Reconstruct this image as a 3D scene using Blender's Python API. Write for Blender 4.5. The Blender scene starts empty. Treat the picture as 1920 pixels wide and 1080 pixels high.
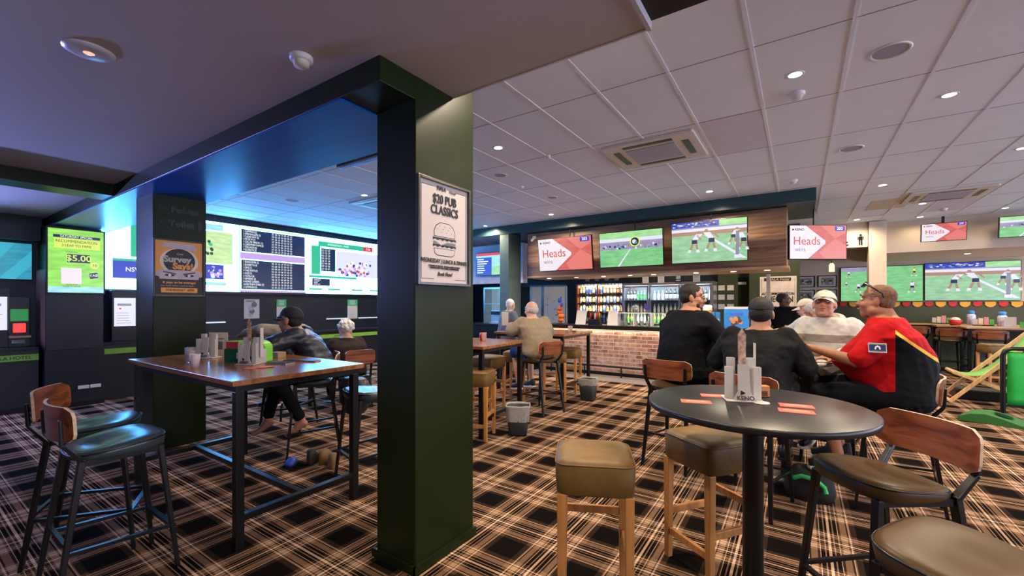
import bpy, bmesh, math, random
from mathutils import Vector, Matrix, Euler
V = Vector
random.seed(7)
sc = bpy.context.scene
C = bpy.data.collections.new('pub'); sc.collection.children.link(C)

# ---------------------------------------------------------------- camera, world, exposure
EYE = 1.5; YAW = math.radians(33.8)
cam_d = bpy.data.cameras.new('camera'); cam = bpy.data.objects.new('camera', cam_d); C.objects.link(cam)
cam.location = (0, 0, EYE); cam.rotation_euler = (math.radians(90), 0, YAW)
cam_d.sensor_width = 36.0; cam_d.lens = 806.7/1920*36.0; cam_d.shift_y = 30/1920; cam_d.clip_end = 100
cam_d.clip_start = 0.05
sc.camera = cam
vs = sc.view_settings
vs.view_transform = 'Standard'; vs.look = 'None'; vs.gamma = 1.0; vs.use_curve_mapping = False; vs.exposure = 0.75
w = bpy.data.worlds.new('daylight'); sc.world = w; w.use_nodes = True
w.node_tree.nodes['Background'].inputs[0].default_value = (0.70, 0.74, 1.0, 1)
w.node_tree.nodes['Background'].inputs[1].default_value = 4.2

# ---------------------------------------------------------------- materials
MT = {}
def mat(name, col, rough=0.5, metal=0.0, var=0.12, scale=8.0, bump=0.0, spec=0.5, alpha=1.0, trans=0.0, ior=1.45, sheen=0.0, stretch=None, coat=0.0):
    if name in MT: return MT[name]
    m = bpy.data.materials.new(name); m.use_nodes = True; nt = m.node_tree; b = nt.nodes['Principled BSDF']
    b.inputs['Roughness'].default_value = rough; b.inputs['Metallic'].default_value = metal
    b.inputs['Specular IOR Level'].default_value = spec; b.inputs['IOR'].default_value = ior
    b.inputs['Transmission Weight'].default_value = trans; b.inputs['Alpha'].default_value = alpha
    b.inputs['Coat Weight'].default_value = coat
    if sheen: b.inputs['Sheen Weight'].default_value = sheen
    tc = nt.nodes.new('ShaderNodeTexCoord'); nz = nt.nodes.new('ShaderNodeTexNoise')
    nz.inputs['Scale'].default_value = scale; nz.inputs['Detail'].default_value = 4
    if stretch:
        mp = nt.nodes.new('ShaderNodeMapping'); mp.inputs['Scale'].default_value = stretch
        nt.links.new(tc.outputs['Object'], mp.inputs[0]); nt.links.new(mp.outputs[0], nz.inputs['Vector'])
    else: nt.links.new(tc.outputs['Object'], nz.inputs['Vector'])
    cr = nt.nodes.new('ShaderNodeValToRGB'); e = cr.color_ramp.elements
    e[0].position = .3; e[1].position = .7
    e[0].color = (*[c*(1-var) for c in col], 1); e[1].color = (*[min(1, c*(1+var)) for c in col], 1)
    nt.links.new(nz.outputs['Fac'], cr.inputs[0]); nt.links.new(cr.outputs[0], b.inputs['Base Color'])
    if bump:
        bp = nt.nodes.new('ShaderNodeBump'); bp.inputs['Strength'].default_value = bump; bp.inputs['Distance'].default_value = .01
        nt.links.new(nz.outputs['Fac'], bp.inputs['Height']); nt.links.new(bp.outputs[0], b.inputs['Normal'])
    MT[name] = m; return m
def emi(name, col, s=1.0):
    s *= .6
    if name in MT: return MT[name]
    m = bpy.data.materials.new(name); m.use_nodes = True; b = m.node_tree.nodes['Principled BSDF']
    b.inputs['Base Color'].default_value = (.02, .02, .02, 1); b.inputs['Roughness'].default_value = .25
    b.inputs['Emission Color'].default_value = (*col, 1); b.inputs['Emission Strength'].default_value = s
    if name.startswith('screen_') and name.split('_')[1] in ('green', 'faded', 'pale', 'purple', 'teal', 'lime', 'cyan', 'sky', 'coral'):
        nt = m.node_tree; tc = nt.nodes.new('ShaderNodeTexCoord'); mp = nt.nodes.new('ShaderNodeMapping'); mp.inputs['Scale'].default_value = (2.5, 2.5, 9)
        nz = nt.nodes.new('ShaderNodeTexNoise'); nz.inputs['Scale'].default_value = 2; nz.inputs['Detail'].default_value = 5
        cr = nt.nodes.new('ShaderNodeValToRGB'); cr.color_ramp.elements[0].position = .3; cr.color_ramp.elements[1].position = .7
        cr.color_ramp.elements[0].color = (*[c*.82 for c in col], 1); cr.color_ramp.elements[1].color = (*[min(1, c*1.15+.03) for c in col], 1)
        nt.links.new(tc.outputs['Object'], mp.inputs[0]); nt.links.new(mp.outputs[0], nz.inputs['Vector']); nt.links.new(nz.outputs['Fac'], cr.inputs[0]); nt.links.new(cr.outputs[0], b.inputs['Emission Color'])
    MT[name] = m; return m
def wood(name, dark, light, rough=.4, axis='X', scale=3.0, coat=0.0):
    if name in MT: return MT[name]
    m = bpy.data.materials.new(name); m.use_nodes = True; nt = m.node_tree; b = nt.nodes['Principled BSDF']
    b.inputs['Roughness'].default_value = rough; b.inputs['Coat Weight'].default_value = coat; b.inputs['Coat Roughness'].default_value = .15
    tc = nt.nodes.new('ShaderNodeTexCoord'); mp = nt.nodes.new('ShaderNodeMapping')
    s = {'X': (.6, 9, 9), 'Y': (9, .6, 9), 'Z': (9, 9, .6)}[axis]; mp.inputs['Scale'].default_value = s
    nz = nt.nodes.new('ShaderNodeTexNoise'); nz.inputs['Scale'].default_value = scale; nz.inputs['Detail'].default_value = 6; nz.inputs['Distortion'].default_value = .6
    cr = nt.nodes.new('ShaderNodeValToRGB'); e = cr.color_ramp.elements; e[0].position = .35; e[1].position = .65
    e[0].color = (*dark, 1); e[1].color = (*light, 1)
    nt.links.new(tc.outputs['Object'], mp.inputs[0]); nt.links.new(mp.outputs[0], nz.inputs['Vector'])
    nt.links.new(nz.outputs['Fac'], cr.inputs[0]); nt.links.new(cr.outputs[0], b.inputs['Base Color'])
    MT[name] = m; return m
def N(nt, t, **k):
    n = nt.nodes.new(t)
    for a, v in k.items(): setattr(n, a, v)
    return n
def math_(nt, op, a, b=None, clamp=False):
    n = nt.nodes.new('ShaderNodeMath'); n.operation = op; n.use_clamp = clamp
    for i, x in enumerate((a, b)):
        if x is None: continue
        if isinstance(x, (int, float)): n.inputs[i].default_value = x
        else: nt.links.new(x, n.inputs[i])
    return n.outputs[0]
def mixc(nt, f, a, b):
    n = nt.nodes.new('ShaderNodeMix'); n.data_type = 'RGBA'
    if isinstance(f, (int, float)): n.inputs[0].default_value = f
    else: nt.links.new(f, n.inputs[0])
    for i, x in ((6, a), (7, b)):
        if isinstance(x, tuple): n.inputs[i].default_value = (*x, 1) if len(x) == 3 else x
        else: nt.links.new(x, n.inputs[i])
    return n.outputs[2]

def carpet_material():
    m = bpy.data.materials.new('plaid_carpet'); m.use_nodes = True; nt = m.node_tree; b = nt.nodes['Principled BSDF']
    b.inputs['Roughness'].default_value = .95; b.inputs['Specular IOR Level'].default_value = .02
    g = nt.nodes.new('ShaderNodeNewGeometry'); sp = nt.nodes.new('ShaderNodeSeparateXYZ'); nt.links.new(g.outputs['Position'], sp.inputs[0])
    K, D, B, T, L = .006, .018, .10, .34, .62
    half = [(0, L), (.012, K), (.04, T), (.055, K), (.085, D), (.10, L), (.108, B), (.135, T), (.205, B), (.225, L), (.235, T), (.25, B), (.315, K)]
    outs = []
    for ax, c0, per in ((0, -2.45, .4735), (1, 2.66, .473)):
        u = math_(nt, 'FRACT', math_(nt, 'ADD', math_(nt, 'DIVIDE', math_(nt, 'SUBTRACT', sp.outputs[ax], c0), per), 100.5))
        u = math_(nt, 'SUBTRACT', 0.5, math_(nt, 'ABSOLUTE', math_(nt, 'SUBTRACT', u, 0.5)))
        cr = nt.nodes.new('ShaderNodeValToRGB'); cr.color_ramp.interpolation = 'CONSTANT'; el = cr.color_ramp.elements
        while len(el) > 1: el.remove(el[-1])
        el[0].position = 0; el[0].color = (half[0][1],)*3+(1,)
        for p, v in half[1:]:
            e = el.new(p); e.color = (v,)*3+(1,)
        nt.links.new(u, cr.inputs[0]); outs.append(cr.outputs[0])
    s = math_(nt, 'MULTIPLY', math_(nt, 'ADD', outs[0], outs[1]), .5)
    n1 = N(nt, 'ShaderNodeTexNoise'); n1.inputs['Scale'].default_value = 260; n1.inputs['Detail'].default_value = 2
    nt.links.new(g.outputs['Position'], n1.inputs['Vector'])
    n2 = N(nt, 'ShaderNodeTexNoise'); n2.inputs['Scale'].default_value = 1.3
    nt.links.new(g.outputs['Position'], n2.inputs['Vector'])
    f = math_(nt, 'MULTIPLY', s, math_(nt, 'ADD', .55, math_(nt, 'MULTIPLY', n1.outputs['Fac'], .9)))
    f = math_(nt, 'MULTIPLY', f, math_(nt, 'ADD', .8, math_(nt, 'MULTIPLY', n2.outputs['Fac'], .4)))
    col = N(nt, 'ShaderNodeValToRGB'); el = col.color_ramp.elements
    el[0].position = 0; el[0].color = (.004, .003, .003, 1); el[1].position = .62; el[1].color = (.85, .66, .52, 1)
    e = el.new(.06); e.color = (.030, .019, .013, 1); e = el.new(.2); e.color = (.21, .120, .070, 1); e = el.new(.4); e.color = (.56, .36, .235, 1)
    nt.links.new(f, col.inputs[0]); nt.links.new(col.outputs[0], b.inputs['Base Color'])
    bp = N(nt, 'ShaderNodeBump'); bp.inputs['Strength'].default_value = .4; bp.inputs['Distance'].default_value = .004
    nt.links.new(n1.outputs['Fac'], bp.inputs['Height']); nt.links.new(bp.outputs[0], b.inputs['Normal'])
    return m
def brick_material():
    m = bpy.data.materials.new('bar_brick'); m.use_nodes = True; nt = m.node_tree; b = nt.nodes['Principled BSDF']
    b.inputs['Roughness'].default_value = .9
    tc = N(nt, 'ShaderNodeTexCoord'); mp = N(nt, 'ShaderNodeMapping'); mp.inputs['Rotation'].default_value = (math.radians(-90), 0, 0)
    nt.links.new(tc.outputs['Object'], mp.inputs[0])
    br = N(nt, 'ShaderNodeTexBrick'); br.inputs['Scale'].default_value = 1; br.inputs['Brick Width'].default_value = .23; br.inputs['Row Height'].default_value = .078
    br.inputs['Mortar Size'].default_value = .008; br.inputs['Color1'].default_value = (.46, .24, .18, 1); br.inputs['Color2'].default_value = (.17, .07, .055, 1); br.inputs['Mortar'].default_value = (.6, .46, .38, 1)
    br.inputs['Bias'].default_value = .1
    nt.links.new(mp.outputs[0], br.inputs[0])
    nz = N(nt, 'ShaderNodeTexNoise'); nz.inputs['Scale'].default_value = 9; nt.links.new(tc.outputs['Object'], nz.inputs['Vector'])
    c = mixc(nt, math_(nt, 'MULTIPLY', math_(nt, 'SUBTRACT', nz.outputs['Fac'], .38), 2.4, True), br.outputs[0], (.58, .42, .33))
    nt.links.new(c, b.inputs['Base Color'])
    bp = N(nt, 'ShaderNodeBump'); bp.inputs['Strength'].default_value = .6; bp.inputs['Distance'].default_value = .01
    nt.links.new(br.outputs['Fac'], bp.inputs['Height']); bp.invert = True; nt.links.new(bp.outputs[0], b.inputs['Normal'])
    return m

# ---------------------------------------------------------------- mesh helpers
class MB:
    def __init__(s): s.v = []; s.f = []; s.mi = []; s.sm = []
    def add(s, vs_, fs, mi=0, smooth=False, M=None):
        o = len(s.v)
        for p in vs_:
            p = V(p); s.v.append(tuple(M @ p) if M is not None else tuple(p))
        for f in fs: s.f.append([i+o for i in f]); s.mi.append(mi); s.sm.append(smooth)
        return s
    def box(s, lo, hi, mi=0, M=None):
        x0, y0, z0 = lo; x1, y1, z1 = hi
        return s.add([(x0,y0,z0),(x1,y0,z0),(x1,y1,z0),(x0,y1,z0),(x0,y0,z1),(x1,y0,z1),(x1,y1,z1),(x0,y1,z1)],
              [(3,2,1,0),(4,5,6,7),(0,1,5,4),(1,2,6,5),(2,3,7,6),(3,0,4,7)], mi, False, M)
    def cbox(s, c, sz, mi=0, M=None): return s.box([c[i]-sz[i]/2 for i in range(3)], [c[i]+sz[i]/2 for i in range(3)], mi, M)
    def bar(s, a, b, wx, wy=None, mi=0, w2=None, up=None):
        """square bar from a to b, tapering to w2"""
        a, b = V(a), V(b); wy = wy or wx; d = (b-a).normalized()
        u = V(up) if up else (V((0, 1, 0)) if abs(d.z) > .7 else V((0, 0, 1)))
        x = u.cross(d).normalized(); y = d.cross(x).normalized(); k = (w2/wx) if w2 else 1
        P = []
        for p, q in ((a, 1), (b, k)):
            for sx, sy in ((-1,-1),(1,-1),(1,1),(-1,1)): P.append(p+x*sx*wx/2*q+y*sy*wy/2*q)
        return s.add(P, [(3,2,1,0),(4,5,6,7),(0,1,5,4),(1,2,6,5),(2,3,7,6),(3,0,4,7)], mi)
    def tube(s, pts, r, seg=10, mi=0, caps=True):
        pts = [V(p) for p in pts]; n = len(pts); rs = r if isinstance(r, (list, tuple)) else [r]*n
        P = []; F = []; prev = None
        for i, p in enumerate(pts):
            d = ((pts[min(i+1, n-1)]-pts[max(i-1, 0)])).normalized()
            if prev is None: x = d.orthogonal().normalized()
            else:
                x = (prev-d*prev.dot(d))
                x = x.normalized() if x.length > 1e-6 else d.orthogonal().normalized()
            prev = x; y = d.cross(x)
            for k in range(seg):
                a = 2*math.pi*k/seg; P.append(p+(x*math.cos(a)+y*math.sin(a))*rs[i])
        for i in range(n-1):
            for k in range(seg):
                F.append((i*seg+k, i*seg+(k+1) % seg, (i+1)*seg+(k+1) % seg, (i+1)*seg+k))
        s.add(P, F, mi, True)
        if caps: s.add(P[:seg], [tuple(range(seg))[::-1]], mi); s.add(P[-seg:], [tuple(range(seg))], mi)
        return s
    def lathe(s, prof, seg=24, mi=0, c=(0, 0, 0), sx=1, sy=1, smooth=True, M=None):
        """prof: (r, z) from bottom to top; r=0 ends closed"""
        P = []; F = []; idx = []
        for r, z in prof:
            if r < 1e-6: idx.append([len(P)]); P.append((c[0], c[1], c[2]+z))
            else:
                idx.append(list(range(len(P), len(P)+seg)))
                for k in range(seg): a = 2*math.pi*k/seg; P.append((c[0]+r*sx*math.cos(a), c[1]+r*sy*math.sin(a), c[2]+z))
        for A, B in zip(idx, idx[1:]):
            if len(A) == 1 and len(B) == 1: continue
            for k in range(seg):
                k2 = (k+1) % seg
                if len(A) == 1: F.append((A[0], B[k2], B[k]))
                elif len(B) == 1: F.append((A[k], A[k2], B[0]))
                else: F.append((A[k], A[k2], B[k2], B[k]))
        s.add(P, F, mi, smooth, M); return s
    def prism(s, outline, z0, z1, mi=0, M=None, smooth=False):
        n = len(outline); P = [(x, y, z0) for x, y in outline]+[(x, y, z1) for x, y in outline]
        s.add(P, [tuple(range(n))[::-1], tuple(range(n, 2*n))]+[(i, (i+1) % n, n+(i+1) % n, n+i) for i in range(n)], mi, smooth, M); return s
    def quad(s, a, b, c, d, mi=0): return s.add([a, b, c, d], [(0, 1, 2, 3)], mi)
    def rect(s, x0, z0, x1, z1, y, mi=0, t=0):
        """panel facing local -Y"""
        if t: return s.box((x0, y-t, z0), (x1, y, z1), mi)
        return s.add([(x0, y, z0), (x1, y, z0), (x1, y, z1), (x0, y, z1)], [(0, 1, 2, 3)], mi)
    def poly(s, pts, y, mi=0): return s.add([(x, y, z) for x, z in pts], [tuple(range(len(pts)))], mi)
    def disc(s, cx, cz, r, y, mi=0, seg=20, rz=None): return s.poly([(cx+r*math.cos(2*math.pi*k/seg), cz+(rz or r)*math.sin(2*math.pi*k/seg)) for k in range(seg)], y, mi)
    def ell(s, c, r, M=None, seg=14, rings=8, mi=0):
        pr = [(math.cos(-math.pi/2+math.pi*i/rings), math.sin(-math.pi/2+math.pi*i/rings)) for i in range(rings+1)]
        pr[0] = (0, -1); pr[-1] = (0, 1)
        T = Matrix.Translation(V(c)) @ (M.to_4x4() if M is not None else Matrix.Identity(4)) @ Matrix.Diagonal((*r, 1))
        return s.lathe(pr, seg, mi, M=T)
    def cap(s, a, b, r0, r1=None, seg=12, mi=0):
        a, b = V(a), V(b); r1 = r0 if r1 is None else r1; d = b-a; L = max(d.length, 1e-5); d = d/L
        x = d.orthogonal().normalized(); y = d.cross(x)
        R = Matrix((x, y, d)).transposed().to_4x4(); T = Matrix.Translation(a) @ R
        pr = [(0, -r0)]+[(r0*math.cos(t), r0*math.sin(t)) for t in (-1.05, -.5, 0)]+[(r1*math.cos(t), L+r1*math.sin(t)) for t in (0, .5, 1.05)]+[(0, L+r1)]
        return s.lathe(pr, seg, mi, M=T)
    def loft(s, rings, seg=20, mi=0, e=2.3):
        """rings: (centre, rx, ry) horizontal super-ellipses, closed ends"""
        P = []; F = []
        for c, rx, ry in rings:
            for k in range(seg):
                a = 2*math.pi*k/seg; ca, sa = math.cos(a), math.sin(a)
                P.append((c[0]+rx*math.copysign(abs(ca)**(2/e), ca), c[1]+ry*math.copysign(abs(sa)**(2/e), sa), c[2]))
        n = len(rings)
        for i in range(n-1):
            for k in range(seg): F.append((i*seg+k, i*seg+(k+1) % seg, (i+1)*seg+(k+1) % seg, (i+1)*seg+k))
        F.append(tuple(range(seg))[::-1]); F.append(tuple(range((n-1)*seg, n*seg)))
        return s.add(P, F, mi, True)
    def obj(s, name, mats, parent=None, bev=0, seg=2, loc=None, rz=0, voxel=0, smooth=0, disp=0, dscale=.15, **tags):
        me = bpy.data.meshes.new(name); me.from_pydata(s.v, [], s.f)
        for m in (mats if isinstance(mats, (list, tuple)) else [mats]): me.materials.append(m)
        me.polygons.foreach_set('material_index', s.mi); me.polygons.foreach_set('use_smooth', s.sm); me.update()
        o = bpy.data.objects.new(name, me); C.objects.link(o)
        if parent is not None: o.parent = parent
        if loc is not None: o.location = loc
        if rz: o.rotation_euler = (0, 0, rz)
        if bev:
            b = o.modifiers.new('bevel', 'BEVEL'); b.width = bev; b.segments = seg; b.limit_method = 'ANGLE'; b.angle_limit = math.radians(35)
        if voxel:
            r = o.modifiers.new('remesh', 'REMESH'); r.mode = 'VOXEL'; r.voxel_size = voxel; r.use_smooth_shade = True
            if smooth:
                q = o.modifiers.new('smooth', 'SMOOTH'); q.factor = .5; q.iterations = smooth
            if disp:
                tx = bpy.data.textures.new('folds', 'CLOUDS'); tx.noise_scale = dscale; tx.noise_depth = 2
                q = o.modifiers.new('folds', 'DISPLACE'); q.texture = tx; q.strength = disp; q.mid_level = .5; q.texture_coords = 'LOCAL'
        for k, v in tags.items(): o[k] = v
        return o
def thing(name, label, cat, loc=(0, 0, 0), rz=0, group=None):
    o = bpy.data.objects.new(name, None); C.objects.link(o); o.empty_display_size = .1
    o.location = loc; o.rotation_euler = (0, 0, rz); o['label'] = label; o['category'] = cat
    if group: o['group'] = group
    return o
def tag(o, label, cat, group=None):
    o['label'] = label; o['category'] = cat
    if group: o['group'] = group
    return o
KIDS = {}
def dup(root, loc, rz, label=None, group=None):
    def cp(o, par):
        c = o.copy(); C.objects.link(c)
        if par is not None: c.parent = par
        for ch in [x for x in ALLKIDS(o)]: cp(ch, c)
        return c
    r = cp(root, None); r.location = loc; r.rotation_euler = (0, 0, rz)
    if label: r['label'] = label
    if group: r['group'] = group
    return r
def ALLKIDS(o): return list(o.children)
def struct(name, mb, m, **k):
    o = mb.obj(name, m, **k); o['kind'] = 'structure'; return o
def text(body, size, x, z, y, m, parent, name='lettering', align='CENTER', ext=0.0008, bold=0, sx=1.0, line=1.0, shear=0, rot=0):
    cu = bpy.data.curves.new(name, 'FONT'); cu.body = body; cu.size = size; cu.align_x = align; cu.align_y = 'CENTER'
    cu.extrude = ext; cu.offset = bold; cu.space_line = line; cu.materials.append(m); cu.resolution_u = 3; cu.shear = shear
    tmp = bpy.data.objects.new(name, cu); me = bpy.data.meshes.new_from_object(tmp); bpy.data.objects.remove(tmp); bpy.data.curves.remove(cu)
    me.name = name; o = bpy.data.objects.new(name, me); C.objects.link(o); o.parent = parent
    o.location = (x, y, z); o.rotation_euler = (math.radians(90), rot, 0); o.scale = (sx, 1, 1)
    return o
def rr(w_, h, r, n=5, cx=0, cy=0):
    """rounded rectangle outline, counter-clockwise"""
    P = []
    for qx, qy, a0 in ((1, 1, 0), (-1, 1, 90), (-1, -1, 180), (1, -1, 270)):
        for k in range(n+1):
            a = math.radians(a0+90*k/n); P.append((cx+qx*(w_/2-r)+r*math.cos(a), cy+qy*(h/2-r)+r*math.sin(a)))
    return P
# ---------------------------------------------------------------- palette
green = mat('dark_green_paint', (.012, .020, .006), .36, spec=.2, var=.08, scale=3)
greenw = mat('olive_wall_paint', (.05, .06, .028), .5, var=.08)
navy = mat('dark_panel', (.010, .013, .020), .45, var=.1)
black = mat('black_metal', (.0045, .005, .006), .32, .0, var=.1)
blackp = mat('black_plastic', (.007, .007, .008), .35)
rubber = mat('black_rubber', (.01, .01, .01), .8)
cream = mat('cream_paint', (.62, .52, .41), .8, var=.03)
white = mat('white_plastic', (.75, .74, .73), .4, var=.03)
paper = mat('white_paper', (.58, .56, .53), .7, var=.04)
chrome = mat('brushed_steel', (.55, .56, .58), .3, .9, var=.05)
greige = mat('greige_ceiling_paint', (.48, .46, .47), .7, var=.03, scale=1.5)
tile_m = mat('ceiling_tile_white', (.70, .76, .84), .75, var=.025, scale=2.5)
tbar = mat('ceiling_bar_white', (.70, .74, .80), .6, var=.02)
darkc = mat('black_ceiling_paint', (.012, .011, .008), .6)
walnut = wood('walnut', (.12, .030, .012), (.32, .095, .038), .28, 'X', 3, coat=.3)
walnutZ = walnut
tabletop = wood('warm_timber_top', (.19, .070, .024), (.38, .155, .06), .22, 'X', 2.2, coat=.25)
paletop = wood('pale_timber_top', (.36, .20, .10), (.55, .34, .19), .3, 'X', 2.2)
beech = wood('beech', (.42, .17, .045), (.62, .29, .085), .38, 'Z', 3)
canopy_m = wood('canopy_timber', (.17, .090, .052), (.36, .21, .13), .42, 'X', 2.5)
ply = wood('plywood_edge', (.50, .34, .22), (.68, .50, .35), .5, 'X', 4)
ink = mat('black_ink', (.012, .012, .014), .6)
slate = mat('dark_tile', (.014, .017, .023), .3, var=.3, scale=6)

# ---------------------------------------------------------------- the setting
Z1, Z2 = 2.765, 3.22
struct('floor', MB().box((-9.9, -3.2, -.1), (8.5, 14.6, 0)), carpet_material())
struct('floor_strip', MB().box((-6.0, 7.95, 0), (-.2, 8.62, .004)), mat('grey_vinyl', (.16, .14, .13), .5, var=.25, scale=30))
struct('ceiling', MB().box((-9.8, 1.99, Z2), (8.5, 14.6, Z2+.1)).box((-.58, -3.2, Z2+.1), (8.5, 1.99, Z2+.2)), tile_m)
struct('ceiling_near', MB().box((-9.8, -3.2, Z1), (-.585, 1.99, Z2+.14)), greige)
struct('ceiling_dark', MB().box((-.58, -3.2, Z1+.03), (2.0, 1.99, Z2+.1)), darkc)
g = MB()
x = -2.45-.545*13
while x < 8.4: g.box((x-.012, 2.0, Z2-.006), (x+.012, 14.55, Z2+.001)); x += .545
struct('trim_1', g, tbar)
g = MB(); y = 3.295-1.09
while y < 11.9: g.box((-9.4, y-.004, Z2-.0015), (8.4, y+.004, Z2+.001)); y += 1.09
struct('trim_2', g, mat('ceiling_joint', (.25, .23, .24), .8))
struct('trim_3', MB().box((-.585, -3.2, Z1-.012), (-.565, 1.995, Z1+.05)).box((-1.765, 1.985, Z1-.004), (-.58, 1.998, Z1+.05)), greige)
# patched ceiling tiles of another tone
struct('ceiling_patch_1', MB().box((-.82, 4.39, Z2-.004), (-.29, 5.46, Z2)), mat('patched_tile', (.62, .60, .70), .7, var=.03))
struct('ceiling_patch_2', MB().box((1.0, 9.3, Z2-.004), (1.53, 10.2, Z2)), cream)
struct('ceiling_patch_3', MB().box((1.9, 9.95, Z2-.004), (2.44, 11.0, Z2)), mat('patched_tile', (.62, .60, .70)))
# beams
gloss = mat('blue_lit_beam_paint', (.0, .10, .55), .30, spec=.3, bump=.05, scale=2, stretch=(.5, 5, 5))  # blue light from the screens painted into the soffit colour
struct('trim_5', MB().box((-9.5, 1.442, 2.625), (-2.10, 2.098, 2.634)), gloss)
struct('beam', MB().box((-9.5, 1.44, 2.635), (-1.772, 2.10, Z2-.001)), green, bev=.004)
struct('beam_1', MB().box((-6.36, -3.2, 2.64), (-6.02, 1.437, Z1-.001)), green)
struct('beam_2', MB().box((-6.4, 7.75, 3.03), (.20, 9.35, Z2-.001)), mat('teal_paint', (.022, .060, .066), .3), bev=.004)
struct('pillar', MB().box((-2.095, 1.682, 0), (-1.77, 2.19, Z2-.002)), green, bev=.006)
struct('pillar_1', MB().box((-5.95, 1.60, 0), (-5.45, 2.07, 2.634)), green, bev=.006)
struct('pillar_2', MB().box((-5.52, 7.76, 0), (-5.28, 8.25, 3.029)), mat('lit_pillar_paint', (.07, .11, .10), .4), bev=.006)  # pillar paint lightened to show the coloured light falling on it
struct('pillar_3', MB().box((1.19, 11.55, 0), (1.47, 11.9, Z2-.01)), cream, bev=.006)
struct('baseboard_pillar', MB().box((-2.12, 1.665, 0), (-1.755, 1.681, .05)).box((-1.769, 1.665, 0), (-1.753, 2.20, .05)), green)
# walls
struct('wall_left', MB().box((-9.8, -3.2, 0), (-9.45, 14.6, Z2)), navy)
struct('wall_back', MB().box((-9.45, 14.32, 0), (8.5, 14.6, Z2)), cream)
struct('wall_rear', MB().box((-9.8, -3.4, 0), (8.5, -3.2, Z2+.2)), mat('rear_wall_paint', (.10, .08, .06), .8))
struct('wall_right', MB().box((8.5, -3.4, 0), (8.6, 14.6, .45)).box((8.5, -3.4, 3.0), (8.6, 14.6, Z2+.2)), cream)
wf = MB()
for i in range(8): wf.box((8.5, -3.4+i*2.5, .451), (8.58, -3.28+i*2.5, 2.999))
struct('added_window_1', wf, chrome)  # unseen window wall added to let in lavender daylight
struct('wall_bar', MB().box((-9.4, 11.3, 0), (-1.35, 11.5, Z2-.01)), navy)
struct('wall_green', MB().box((-.95, 11.0, 0), (.0, 11.12, Z2-.01)).box((-1.35, 11.3, 0), (-.95, 11.5, Z2-.01)), greenw)
struct('wall_bulkhead', MB().box((1.48, 11.9, 2.57), (8.5, 14.31, Z2-.001)).box((.0, 11.62, 2.7), (1.18, 11.9, Z2-.001)), cream)
struct('wall_partition', MB().box((-9.4, 8.85, 2.02), (-5.6, 9.05, 3.0)), mat('lilac_plaster', (.42, .40, .47), .7), bev=.004)
struct('beam_3', MB().box((-9.44, 7.75, 3.06), (-6.41, 8.3, Z2-.001)), mat('teal_paint', (.02, .055, .062)))
struct('wall_dado', MB().box((-.95, 14.27, 0), (8.5, 14.319, 1.56)), greenw)
struct('wall_side_left', MB().box((-9.44, 1.0, Z1-.35), (-9.2, 1.39, Z1)), navy)
# door beyond the bar
d = thing('interior_door', 'dark green door with white notice on it beyond the bar', 'door', (-1.15, 11.29, 0))
d['kind'] = 'structure'
MB().box((-.42, -.04, 0), (.17, 0, 2.05)).obj('door_leaf', green, d, bev=.01)
MB().box((-.47, -.06, 0), (-.43, 0, 2.12)).box((.18, -.06, 0), (.22, 0, 2.12)).box((-.47, -.06, 2.06), (.22, 0, 2.12)).obj('door_frame', black, d)
MB().rect(-.2, 1.95, .12, 2.01, -.045).obj('notice', paper, d)

# ---------------------------------------------------------------- lamps in the ceiling
disc_on = emi('lamp_glow', (1, .93, .78), 14)
def downlight(x, y, z, label, group, power=115, angle=162, col=(1, .80, .58)):
    t = thing('downlight', label, 'ceiling light', (x, y, z), 0, group)
    MB().lathe([(.045, -.004), (.058, -.006), (.060, 0), (.045, 0)], 20).obj('trim_ring', white, t)
    MB().lathe([(0, -.003), (.045, -.003)], 20).obj('lamp', disc_on, t)
    ld = bpy.data.lights.new('downlight_beam', 'SPOT'); ld.energy = power; ld.spot_size = math.radians(angle); ld.spot_blend = .7
    ld.shadow_soft_size = .045; ld.color = col
    lo = bpy.data.objects.new('downlight_beam', ld); C.objects.link(lo); lo.parent = t; lo.location = (0, 0, -.02)
    return t
LG = 'round downlights in the tiled ceiling'
for x, y, l in [(-.03, 3.86, 'round glowing downlight just beyond nothing but the white smoke alarm over the round table'),
                (1.02, 4.94, 'round glowing downlight in ceiling above the man in red'),
                (-2.76, 3.85, 'round glowing downlight beside the green pillar, before the small sprinkler'),
                (-5.72, 4.35, 'round glowing downlight over the betting area beside slim air vent'),
                (-1.15, 7.14, 'round glowing downlight before the bar beam, over the middle of the bar'),
                (-3.97, 7.28, 'round glowing downlight before the beam over the bar stool table'),
                (.99, 8.15, 'round glowing downlight just past the corner of the bar beam'),
                (-5.75, 7.55, 'round glowing downlight over the narrow pillar at bar end'),
                (2.04, 7.08, 'round glowing downlight at picture edge over the deck chair'),
                (.96, 11.2, 'round glowing downlight before the cream wall above toilet sign'),
                (1.74, 10.03, 'round glowing downlight between two smoke alarms near far cream wall'),
                (3.05, 11.32, 'round glowing downlight above the farthest hanging green television'),
                (1.97, 11.55, 'small glowing downlight against the cream bulkhead above red television')]:
    l = l.replace('just beyond nothing but the', 'next to the')
    downlight(x, y, Z2, l, LG, 12 if x > 1.9 and y > 11.3 else (50 if y > 11 else 105))
for x, y in ((-.35, 10.2), (-3.0, 10.0), (-5.3, 9.35)):  # unseen lamps added to brighten the sign and panels behind the bar
    downlight(x, y, Z2, 'added unseen downlight in the ceiling behind the timber canopy', 'added downlights behind the bar canopy', 60)
for x, y, l in ((2.95, 12.95, 'oval glowing downlight in the low soffit above far screens'), (4.2, 13.0, 'glowing downlight in low soffit past the picture edge')):
    downlight(x, y, 2.57, l, None, 60)
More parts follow.
